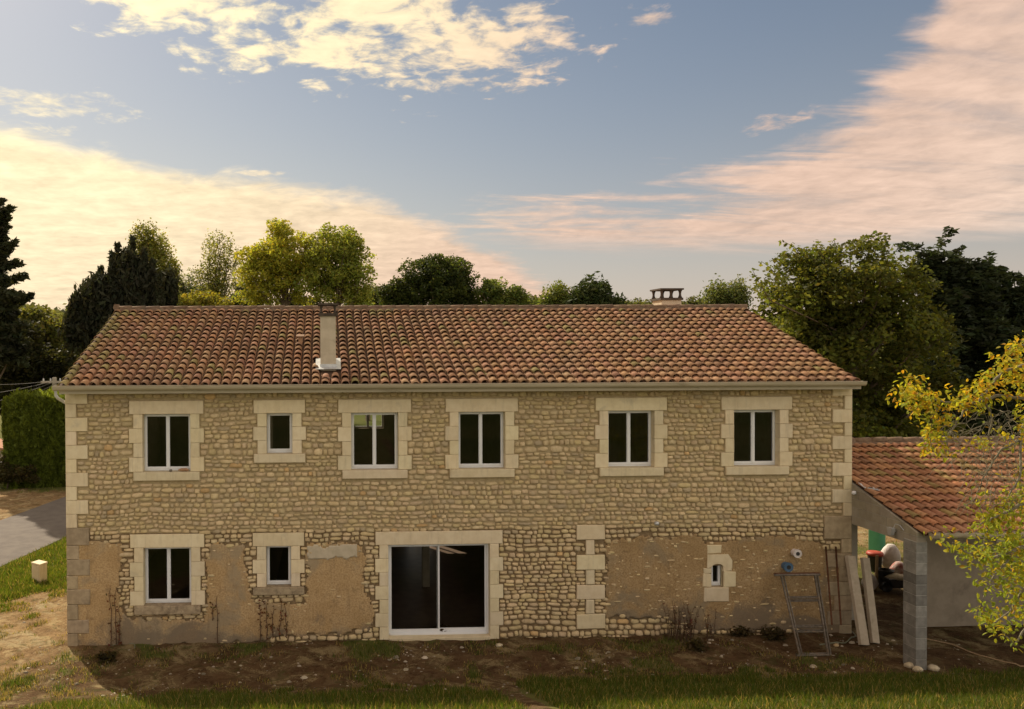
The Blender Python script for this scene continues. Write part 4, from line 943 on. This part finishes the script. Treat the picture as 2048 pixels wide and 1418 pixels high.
# big lime tree on the right, behind the carport
tree('lime_tree', 'large dense olive green tree rising behind the carport roof', 17.5,
     [(1690,560,120,75),(1600,560,85,60),(1780,600,90,70),(1650,640,150,80),(1760,690,130,110),(1560,620,60,50),(1700,800,150,110),(1830,800,70,100),(1630,700,100,60),(1640,510,45,35),(1720,500,40,28),(1790,860,120,70)],
     1700, (.075,.088,.018), .15, 330, 190, .75, col2=(.035,.040,.010), trunk_r=.32, depth=1.0, limbs=40, arms=[([(1620,540),(1590,495),(1566,482)],16,8,7),([(1650,530),(1640,490),(1632,482)],14,8,6),([(1700,520),(1715,485),(1722,474)],16,8,6),([(1740,560),(1770,520),(1786,490)],13,8,5),([(1570,570),(1540,535),(1522,522)],14,8,6),([(1540,600),(1515,560),(1505,540)],12,8,5),([(1680,520),(1672,492),(1668,480)],12,8,5)])
# dark cedars at the right edge
tree('cedar_tree', 'tall dark cedar with a leaning forked top behind the olive tree', 27,
     [(1890,600,60,90),(1860,560,40,50),(1940,590,60,70),(1930,700,110,100),(1900,800,130,100),(1885,535,24,28),(1965,548,26,26),(1915,550,30,24)],
     1905, (.022,.030,.012), .19, 300, 150, .62, mt='needle', elong=2.4, flat=.25, droop=.25, col2=(.012,.017,.008), trunk_r=.36, depth=.8, arms=[([(1885,560),(1872,520),(1878,490),(1895,462),(1902,457)],17,8,15),([(1880,540),(1862,510),(1840,492),(1815,486),(1798,490)],15,8,15),([(1870,550),(1850,530),(1825,528)],12,7,12),([(1895,540),(1915,505),(1922,495)],12,7,12),([(1960,560),(1975,520),(1980,508)],12,7,12)])
tree('dark_fir_tree', 'blackish green fir crowding up behind the forked cedar', 30,
     [(2030,620,60,70),(2060,700,80,110),(2000,780,90,130),(2080,850,110,110),(1975,560,28,36),(2038,560,24,36)], 2040, (.018,.026,.010), .22, 240, 150, .75, mt='needle', elong=2.2, col2=(.011,.015,.007), trunk_r=.35) 
tree('background_tree', 'round dark tree filling the gap under the cedar', 36, [(1880,900,160,120),(2030,930,130,110),(1740,920,90,80)], 1900, (.026,.028,.010), .26, 150, 150, 1.1, col2=(.014,.016,.007))
# small trees above the ridge, right of the rear chimney
tree('small_tree', 'small hazy green tree peeping over the ridge beside the olive tree', 45, [(1450,600,45,26),(1475,585,22,18),(1425,605,22,14)], 1450, (.085,.10,.035), .16, 70, 110, .7, col2=(.05,.065,.025), spire=True)
tree('juniper_tree', 'spiky dark juniper showing over the ridge left of the squat chimney', 40, [(1185,598,38,24),(1160,610,30,18),(1220,612,28,14)], 1185, (.030,.042,.014), .17, 80, 120, .6, mt='needle', elong=2.6, spire=True)
tree('small_tree', 'feathery light green young tree left of the spiky juniper', 42, [(1118,602,26,26),(1098,612,22,16),(1140,608,16,14),(1112,588,8,14)], 1118, (.085,.105,.030), .15, 60, 90, .55, spire=True)
tree('broadleaf_tree', 'medium green tree beside the dark oak over the ridge', 40, [(1010,605,48,34),(1040,612,35,28),(985,590,28,32),(978,572,12,18)], 1010, (.085,.11,.028), .15, 100, 130, .62, col2=(.040,.058,.018))
tree('oak_tree', 'dense dark round oak above the middle of the ridge', 42, [(870,575,70,60),(830,560,45,45),(905,560,40,44),(800,605,48,40),(930,610,40,45),(880,538,40,26),(775,595,18,22)], 865, (.050,.066,.018), .15, 230, 190, .72, col2=(.022,.032,.011), trunk_r=.4)
# poplars and willows to the left
tree('green_tree', 'airy green tree with sky gaps right of the yellow tree', 38, [(665,515,62,68),(702,545,46,66),(650,570,55,50),(720,600,30,30),(690,490,34,36),(650,478,12,26)], 668, (.150,.165,.034), .150, 235, 95, .62, col2=(.115,.14,.03), trunk_r=.26, limbs=50)
tree('yellow_tree', 'yellow green autumn tree with dark limbs over the ridge', 39, [(575,505,58,66),(540,540,66,60),(600,560,45,55),(520,580,45,36),(565,465,34,26),(510,530,26,40)], 570, (.195,.195,.028), .150, 250, 98, .62, col2=(.16,.175,.03), trunk_r=.28, limbs=50)
tree('poplar_tree', 'thin sparse poplar with open upright branches beside the yellow tree', 48, [(428,535,22,75),(458,530,14,66),(410,560,18,46),(440,580,30,36),(478,540,14,36)], 435, (.17,.18,.045), .13, 110, 66, .6, col2=(.06,.07,.028), spire=True, trunk_r=.18, limbs=40)
tree('poplar_tree', 'leafy upright poplar rising behind the dark cypress', 46, [(305,520,30,74),(325,545,26,66),(285,500,24,46),(350,545,12,46),(340,600,26,40)], 310, (.165,.175,.04), .14, 130, 110, .62, col2=(.055,.064,.020), spire=True, trunk_r=.2)
tree('cypress_tree', 'broad blackish cypress with many pointed tops left of the roof', 30, [(262,590,44,60),(225,600,36,44),(295,605,40,48),(195,620,42,52),(250,650,75,60),(175,660,36,36),(150,625,14,30),(330,600,22,44),(262,540,20,30)], 255, (.024,.026,.014), .17, 330, 150, .55, mt='needle', elong=2.6, flat=1.8, droop=-.9, col2=(.014,.016,.010), spire=True, trunk_r=.3, arms=[([(u_t, v_b), (u_t+d_t*.5, (v_b+v_t)/2), (u_t+d_t, v_t)], r_t, 4, 34) for u_t, v_b, v_t, r_t, d_t in ((262,580,474,15,3),(238,580,488,14,-3),(222,600,505,12,2),(205,610,533,12,-4),(190,640,560,11,-3),(285,590,497,13,4),(302,600,520,12,3),(318,610,545,11,4),(172,660,585,11,-4),(152,670,592,9,-5),(336,620,565,9,3),(250,570,500,10,0))])
tree('yellow_shrub', 'rounded yellow green shrub top just above the ridge', 30, [(405,606,42,24),(440,612,26,18),(380,612,24,16)], 408, (.14,.135,.02), .14, 80, 110, .45, col2=(.12,.12,.022))
tree('hazy_tree', 'faint grey green tree between the poplars', 62, [(372,575,24,36),(395,590,26,30),(490,575,20,30),(745,590,20,24)], 380, (.085,.10,.055), .2, 80, 70, .8)
for i_, (u_c, v_c, yy_, cc_) in enumerate(((345,606,58,(.05,.06,.02)),(485,604,60,(.04,.05,.018)),(600,606,62,(.045,.055,.018)),(735,604,58,(.05,.062,.02)),(770,612,66,(.05,.06,.022)),(1060,610,64,(.06,.07,.026)),(1250,614,64,(.06,.07,.026)),(1290,616,70,(.065,.075,.03)),(1395,616,70,(.065,.075,.03)))):
    tree('hedgerow_tree', ['low dark bush showing under the upright poplar','low dark bush under the sparse poplar','low dark bush at the foot of the yellow tree','low green bush under the airy green tree','low bush left of the dark oak','low bush right of the medium green tree','low bush right of the spiky juniper','low pale bush left of the squat chimney','low pale bush right of the squat chimney'][i_], yy_, [(u_c,v_c,38,16),(u_c+22,v_c+6,26,14),(u_c-24,v_c+5,24,13)], u_c, cc_, .2, 60, 90, .7, group='low trees behind the ridge')
# left edge
tree('spruce_tree', 'dark spruce with layered drooping boughs beyond the road and hedge', 26,
     [(-12,430,24,20),(-6,470,36,14),(-12,510,34,20),(0,560,36,18),(-14,590,50,16),(4,628,38,16),(-20,660,70,22),(0,700,60,26),(-30,420,14,36),(-26,520,20,70),(-24,620,26,90),(-15,640,40,40)], -22, (.022,.026,.012), .17, 230, 150, .5, mt='needle', elong=2.4, flat=.3, droop=.35, col2=(.013,.015,.008), trunk_r=.32, arms=[([(-20,400),(-4,402),(6,398)],10,4,30),([(-20,420),(0,424),(22,414)],11,5,34),([(-20,445),(-2,452),(14,450)],12,5,34),([(-20,480),(5,492),(30,484)],13,5,36),([(-20,515),(10,528),(40,524)],13,5,36),([(-20,545),(20,556),(50,548)],13,5,36),([(-20,575),(10,588),(40,584)],14,6,38),([(-20,605),(25,606),(62,588)],13,5,36),([(-20,640),(15,650),(50,645)],14,6,36)])
tree('shade_tree', 'dark leafy tree below the spruce beyond the hedge', 38, [(40,720,60,60),(20,680,50,36),(90,740,60,50),(10,780,70,40),(60,800,70,36)], 40, (.030,.032,.010), .2, 190, 150, .8, col2=(.016,.018,.008))
tree('bushy_tree', 'mid green bushy tree behind the pole left of the cypress', 50, [(90,660,60,40),(130,690,50,46),(60,640,40,26),(150,740,50,50),(100,700,70,50)], 100, (.075,.080,.022), .22, 190, 120, .95, col2=(.035,.040,.013))
tree('thin_tree', 'thin pale leafed tree behind the utility pole', 48, [(95,765,18,28),(112,740,20,24),(85,790,22,20),(125,770,20,30)], 100, (.10,.095,.03), .16, 80, 70, .55)
# clipped conifer hedge
def hedge():
    t = thing('conifer_hedge', 'tall clipped conifer hedge beside the road left of the house', 'hedge'); x0, x1 = at(14, 800, Y=23)[0], at(215, 800, Y=23)[0]; y0, y1 = 22.4, 25.4; zt = at(60, 800, Y=23)[2]
    n = 46000; p = np.empty((n,3)); f = RNG.random(n); p[:,0] = RNG.uniform(x0,x1,n); p[:,1] = RNG.uniform(y0,y1,n); p[:,2] = RNG.uniform(.0,zt,n)
    s = RNG.integers(0, 10, n); p[s < 5,1] = y0+RNG.exponential(.12,(s < 5).sum()); q = (s >= 5)&(s < 8); p[q,2] = zt-RNG.exponential(.14,q.sum()); q = s == 8; p[q,0] = x0+RNG.exponential(.15,q.sum())
    w = np.array([.42*mnoise.noise((a*.8,b*.8,c*.45))+.30*mnoise.noise((a*2.2,b*2.2,c*1.2))+.15*mnoise.noise((a*5,b*5,c*4)) for a, b, c in p]); p[:,1] += -w*.9; p[:,0] += w*.5; p[:,2] += np.where(p[:,2] > zt-.5, w*.75+np.abs(RNG.normal(size=n))*.13, 0)
    a = RNG.normal(size=(n,3))*.7; a[:,2] = np.abs(a[:,2])+.35; a[:,1] -= .25; a /= np.linalg.norm(a,axis=1)[:,None]; b = np.cross(a, RNG.normal(size=(n,3))); b /= np.linalg.norm(b,axis=1)[:,None]
    sz = RNG.uniform(.5,1.3,(n,1))*.11; V = np.stack([p-a*sz, p-b*sz*.4, p+a*sz*1.3, p+b*sz*.4],1).reshape(-1,3)
    c = np.array([.078,.105,.016])*RNG.uniform(.6,1.3,(n,1)); link('foliage', np_mesh('foliage', V, np.arange(4*n).reshape(-1,4), np.repeat(c,4,0), M['leaf']), t, kind='stuff')
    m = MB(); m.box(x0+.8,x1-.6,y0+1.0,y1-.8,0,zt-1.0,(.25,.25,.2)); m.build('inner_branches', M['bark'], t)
    m = MB()
    x = x0+.6
    while x < x1-.3: limb(m, (x,24,-.1), (x+.1,24,zt*.8), .09, .03, .04, 5, 4); x += .9
    m.build('stems', M['bark'], t, True, kind='stuff')
hedge()
tree('shrub', 'dark low shrub at the foot of the hedge near the road', 22.2, [(20,960,40,26),(-10,940,40,40),(60,972,30,12)], 10, (.030,.028,.012), .10, 70, 110, .32, cat='shrub', col2=(.050,.045,.016), trunk_r=.05, zbase=0)
# far woods closing the horizon
n = 60000; uu = RNG.uniform(-260, 2350, n); yy = RNG.uniform(110, 170, n); Vx = np.empty((n,3))
for i in range(n):
    u = uu[i]; top = 3.2+2.6*mnoise.noise((u*.012,yy[i]*.02,1))+1.5*mnoise.noise((u*.05,yy[i]*.05,4)); hz = (yy[i]-CAM[1])/FPX
    h = 8.2+top+(2.5 if u < 160 else 0)-(1.2 if 1000 < u < 1500 else 0); Vx[i] = (CAM[0]+(u-651)*hz, yy[i], h*RNG.random()**.45)
a = RNG.normal(size=(n,3)); a[:,2] *= .5; a /= np.linalg.norm(a,axis=1)[:,None]; b = np.cross(a, RNG.normal(size=(n,3))); b /= np.linalg.norm(b,axis=1)[:,None]; sz = RNG.uniform(.35,.85,(n,1))
Vw = np.stack([Vx-a*sz, Vx-b*sz*.6, Vx+a*sz, Vx+b*sz*.6],1).reshape(-1,3); cw = np.array([.075,.085,.040])*RNG.uniform(.6,1.3,(n,1))
link('distant_woods', np_mesh('distant_woods', Vw, np.arange(4*n).reshape(-1,4), np.repeat(cw,4,0), M['leaf']), None, 'distant hazy green woodland along the horizon', 'woods', kind='stuff')

# ------------------------------------------------------------------ autumn fruit tree reaching in from the right
FT_Y = -7.0
ft = thing('fruit_tree', 'yellow leaved fruit tree reaching across the carport roof', 'tree')
def F3(u, v, dy=0.): return Vector(at(u, v, Y=FT_Y+dy))
tb = F3(2210, 900); m = MB(); gzb = gz(tb.x, FT_Y)
trunk_top = F3(2180, 1000)
m.tube([(tb.x+.1,FT_Y,gzb-.2),(tb.x+.02,FT_Y+.05,gzb+.8),trunk_top,F3(2150,860,.1),F3(2130,760,.2)], [.17,.14,.12,.09,.05], 9)
m.build('trunk', M['barkpale'], ft, True)
twig_nodes = []
def bough(pts, r0, r1, dens=1., leafy=1., name='branch'):
    P = [F3(u, v, d) for u, v, d in pts]; Q = []
    for i in range(len(P)-1):
        for t in np.linspace(0,1,6,endpoint=False): Q.append(P[i].lerp(P[i+1], t)+Vector((random.uniform(-1,1),random.uniform(-1,1),random.uniform(-1,1)))*.012)
    Q.append(P[-1]); k = len(Q); mm = MB(); mm.tube(Q, [r0+(r1-r0)*i/(k-1) for i in range(k)], 6); mm.build(name, M['barkpale'], ft, True)
    for i in range(2, k): twig_nodes.append((Q[i], leafy, (i/(k-1))))
    return Q
bough([(2150,860,.1),(2060,800,.2),(2000,790,.1),(1940,808,0),(1880,803,-.1),(1840,786,-.1),(1812,790,-.1)], .036, .007, leafy=1.)
bough([(2130,760,.2),(2060,730,.1),(2010,740,0),(1990,760,0),(1965,790,-.1),(1950,815,-.1)], .04, .008)
bough([(2130,760,.2),(2080,700,.1),(2040,690,0),(2012,700,-.1)], .035, .008)
bough([(1880,803,-.1),(1868,830,-.2),(1860,862,-.2),(1862,900,-.2)], .014, .005)
bough([(1940,808,0),(1915,840,-.1),(1898,870,-.1),(1893,905,-.1)], .018, .005, leafy=.15)
bough([(1965,790,0),(1985,835,.2),(1975,880,.2),(1960,930,.2)], .02, .005, leafy=.12)
bough([(2060,800,.2),(2040,880,.2),(2000,900,.2),(1965,960,.1),(1945,1010,.1)], .026, .005, leafy=.12)
bough([(2040,880,.2),(2040,950,0),(2010,1010,-.1),(1985,1040,-.1)], .02, .006, leafy=.5)
bough([(2180,1000,0),(2100,1000,-.2),(2040,1010,-.3),(1990,1035,-.3),(1955,1050,-.3)], .04, .007, leafy=1.)
bough([(2180,1040,0),(2100,1080,-.3),(2030,1100,-.4),(1980,1120,-.4),(1935,1105,-.4),(1905,1085,-.4)], .04, .006, leafy=1.)
bough([(2030,1100,-.4),(1990,1150,-.5),(1970,1190,-.5),(1958,1225,-.5)], .018, .005, leafy=.9)
bough([(2100,1080,-.3),(2060,1160,-.4),(2020,1220,-.4),(1985,1248,-.4)], .025, .005, leafy=1.)
bough([(2180,1080,0),(2110,1180,-.2),(2060,1240,-.3),(2030,1290,-.3),(2005,1262,-.3)], .03, .005, leafy=.5)
bough([(1955,1000,.1),(1975,1060,-.2),(1960,1100,-.3)], .01, .004, leafy=.7)
bough([(2060,800,.2),(2070,880,.1),(2050,940,.1),(2060,1000,0)], .02, .006, leafy=.8)
# bare twig tangle between the boughs
m = MB()
for _ in range(420):
    u, v = RNG.uniform(1890, 2060), RNG.uniform(815, 1010)
    if u < 1930 and v > 930: continue
    a = F3(u, v, RNG.uniform(-.3,.4)); d = Vector((RNG.normal()*.5-.25, RNG.normal()*.4, RNG.normal()*.35-.30)); d.normalize(); ln = RNG.uniform(.15,.45)
    m.tube([a, a+d*ln*.5+Vector((0,0,.02)), a+d*ln+Vector((0,0,-.03))], [.0045,.0035,.002], 4, cap=False)
m.build('twigs', M['barkpale'], ft, True, kind='stuff')
YC = [tuple(m_*q for m_, q in zip((.50,.55,.5), c_)) for c_ in [(.52,.40,.035),(.44,.37,.035),(.36,.36,.04),(.28,.32,.045),(.56,.36,.035),(.50,.26,.03),(.40,.40,.05)]]
def leaf_geo(c, d, nrm, s):
    d = d.normalized(); w = d.cross(nrm).normalized(); n2 = w.cross(d)
    L_, Wd = s, s*.30; cup = s*.10
    V = [c, c+d*L_*.30+w*Wd*.85+n2*cup, c+d*L_*.70+w*Wd*.75+n2*cup*.8, c+d*L_-n2*cup*.6, c+d*L_*.70-w*Wd*.75+n2*cup*.8, c+d*L_*.30-w*Wd*.85+n2*cup, c+d*L_*.5]
    return V, [(0,1,6),(1,2,6),(2,3,6),(3,4,6),(4,5,6),(5,0,6)]
leaves = []
def clump(c, n, rad, s=.092):
    for _ in range(n):
        o = Vector(RNG.normal(size=3))*rad*.6; p = c+o; d = Vector((RNG.normal()*.8+o.x, RNG.normal()*.8-.1, -.55+RNG.normal()*.5)); nr = Vector((RNG.normal()*.5, RNG.normal()*.5-.3, 1))
        k = RNG.uniform(.75,1.2); col = random.choice(YC); grn = sm(820, 1100, 690+(6.9-p.z)/(12.7/FPX))*RNG.random()
        col = tuple(np.array(col)*(1-grn)*k+np.array((.11,.155,.022))*grn*k); leaves.append((leaf_geo(p, d, nr, s*RNG.uniform(.6,1.15)), col))
for q, lf, t in twig_nodes:
    if RNG.random() < lf*.75: clump(q+Vector((RNG.normal()*.05, RNG.normal()*.08, RNG.normal()*.06)), int(6+11*lf*t), .09+.05*t)
for u, v, ru, rv, n in ((1835,790,32,34,22),(1860,810,40,28,14),(1868,880,26,30,18),(1925,795,26,16,10),(1965,765,28,20,12),(2020,720,32,26,22),(2040,770,20,30,16),(2035,1010,40,40,26),(2010,1090,40,36,28),(2040,1170,40,60,36),(1985,1235,34,16,14),(1940,1110,30,22,9),(1960,890,22,14,9),(1975,1045,28,20,14),(1815,770,14,20,6),(2030,880,26,40,8),(2035,1060,30,50,20),(2045,1130,24,50,18),(2010,1150,34,34,12),(2044,840,14,40,8)):
    for _ in range(int(n*1.45)): clump(F3(u+RNG.normal()*ru*.6, v+RNG.normal()*rv*.6, RNG.normal()*.25), 5, .07)
random.shuffle(leaves)
for (V_, F_), c in leaves[:300]: MB().add(V_, F_, c).build('leaf', M['leaf'], ft)
m = MB()
for (V_, F_), c in leaves[300:]: m.add(V_, F_, c)
m.build('foliage', M['leaf'], ft, kind='stuff')

# ------------------------------------------------------------------ grass, rubble scatter, ground plants
def scatter_grass():
    P = []
    def fill(x0, x1, y0, y1, n, thr):
        for _ in range(n):
            x, y = RNG.uniform(x0,x1), RNG.uniform(y0,y1); g_ = grassness(x,y)
            if g_ > thr*RNG.uniform(.6,1.3) and not (abs(x-road_x(y)) < 2.15) and not (-.1 < x < 18.6 and y > -.05): P.append((x,y,g_))
    fill(-3, 21, -7.4, -2.0, 82000, .5); fill(-3, 18, -3.4, -.2, 26000, .22); fill(-6, .0, 1.5, 13, 52000, .42); fill(-4, 0, -4.5, 6, 22000, .26); fill(-14,-6,10,22,5000,.35); fill(19,30,5,16,6000,.4)
    P = np.array(P); n = len(P); z = np.array([gz(a,b) for a, b, _ in P])
    h = RNG.uniform(.05,.15,n)*(.5+.7*P[:,2]); ang = RNG.uniform(0,6.283,n); w = RNG.uniform(.004,.010,n)*(1+.6*(P[:,1] > 2)); lean = RNG.uniform(.1,.8,n)*h
    a2 = RNG.uniform(0,6.283,n); b0 = np.c_[P[:,0],P[:,1],z-.01]; s = np.c_[np.cos(ang)*w,np.sin(ang)*w,np.zeros(n)]; ld = np.c_[np.cos(a2)*lean,np.sin(a2)*lean,h]
    V = np.stack([b0-s, b0+s, b0+ld*np.array([.45,.45,.6])+s*.6, b0+ld*np.array([.45,.45,.6])-s*.6, b0+ld], 1).reshape(-1,3)
    i = np.arange(n)[:,None]*5; T = np.concatenate([i+np.array([0,1,2]), i+np.array([0,2,3]), i+np.array([3,2,4])])
    k = RNG.uniform(.6,1.3,(n,1)); dry_lit = (RNG.random((n,1)) < np.where(P[:,2:3] < .45, .6, .14)); c = np.where(dry_lit, np.array([.24,.19,.08]), np.where(P[:,1:2] > 2, np.array([.085,.128,.018]), np.array([.060,.092,.015]))*np.c_[RNG.uniform(.8,1.4,n),np.ones(n),np.ones(n)])*k  # sunlight put into colour: verge blades brighter, shaded front blades darker
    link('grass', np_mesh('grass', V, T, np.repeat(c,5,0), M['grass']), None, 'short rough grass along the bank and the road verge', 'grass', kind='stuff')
scatter_grass()
def scatter_rubble():
    m = MB(); n = 6
    for _ in range(5200):
        x = RNG.uniform(-4, 20.5); y = RNG.uniform(-4.6, -.1) if RNG.random() < .8 else RNG.uniform(-4.6, 6)
        if x > -.1 and y > -.1: continue
        if grassness(x,y) > .5 or abs(x-road_x(y)) < 2.2: continue
        if RNG.random() > .10+1.1*max(0, nz(x,y,.7,21)+.15): continue
        r = min(.075, .008+RNG.exponential(.011)); z = gz(x,y); V = []
        for j in range(2):
            for i in range(n): t = 2*math.pi*i/n+j*.4; q = r*RNG.uniform(.7,1.15)*(1 if j == 0 else .62); V.append((x+q*math.cos(t)*1.2, y+q*math.sin(t), z-.004+(r*.55 if j else 0)))
        m.add(V, [(i,(i+1)%n,n+(i+1)%n,n+i) for i in range(n)]+[tuple(range(n,2*n))], grey(.2, RNG.uniform(.35,.95)))
    link('rubble_scatter', m.mesh('rubble_scatter', M['pebble'], False), None, 'scattered pale stone chips over the bare dirt', 'stone chips', kind='stuff')
scatter_rubble()
def ground_plant(u, v, r, n, lab, col):
    p = at(u, v, Z=.02); t = thing('ground_plant', lab, 'plant', 'low weeds on the bare dirt'); V, F_, C = leaf_cloud([(p[0],p[1],gz(p[0],p[1])+r*.35)], [(r,r*.8,r*.5)], [n], .06, [col], .5, 1.8, 0, .2)
    link('foliage', np_mesh('foliage', V, F_, C, M['leaf']), t); m = MB()
    for _ in range(8): a = random.uniform(0,6.28); m.tube([(p[0],p[1],gz(p[0],p[1])-.01),(p[0]+math.cos(a)*r*.6,p[1]+math.sin(a)*r*.5,gz(p[0],p[1])+r*.5)], .004, 4)
    m.build('stem', M['vine'], t, True, kind='stuff')
ground_plant(214, 1320, .26, 330, 'dark low weed below the left lower window', (.040,.034,.016))
ground_plant(1395, 1300, .28, 260, 'dark low weed patch below the tiny arched window', (.042,.036,.016))
ground_plant(1545, 1278, .34, 420, 'dark tangled weed beside the trestle foot', (.042,.034,.017))
ground_plant(1480, 1270, .28, 260, 'small weed at the wall right of the arched window', (.042,.034,.017))
ground_plant(885, 1268, .26, 420, 'brownish weed at the wall left of the glass door corner', (.045,.030,.016))
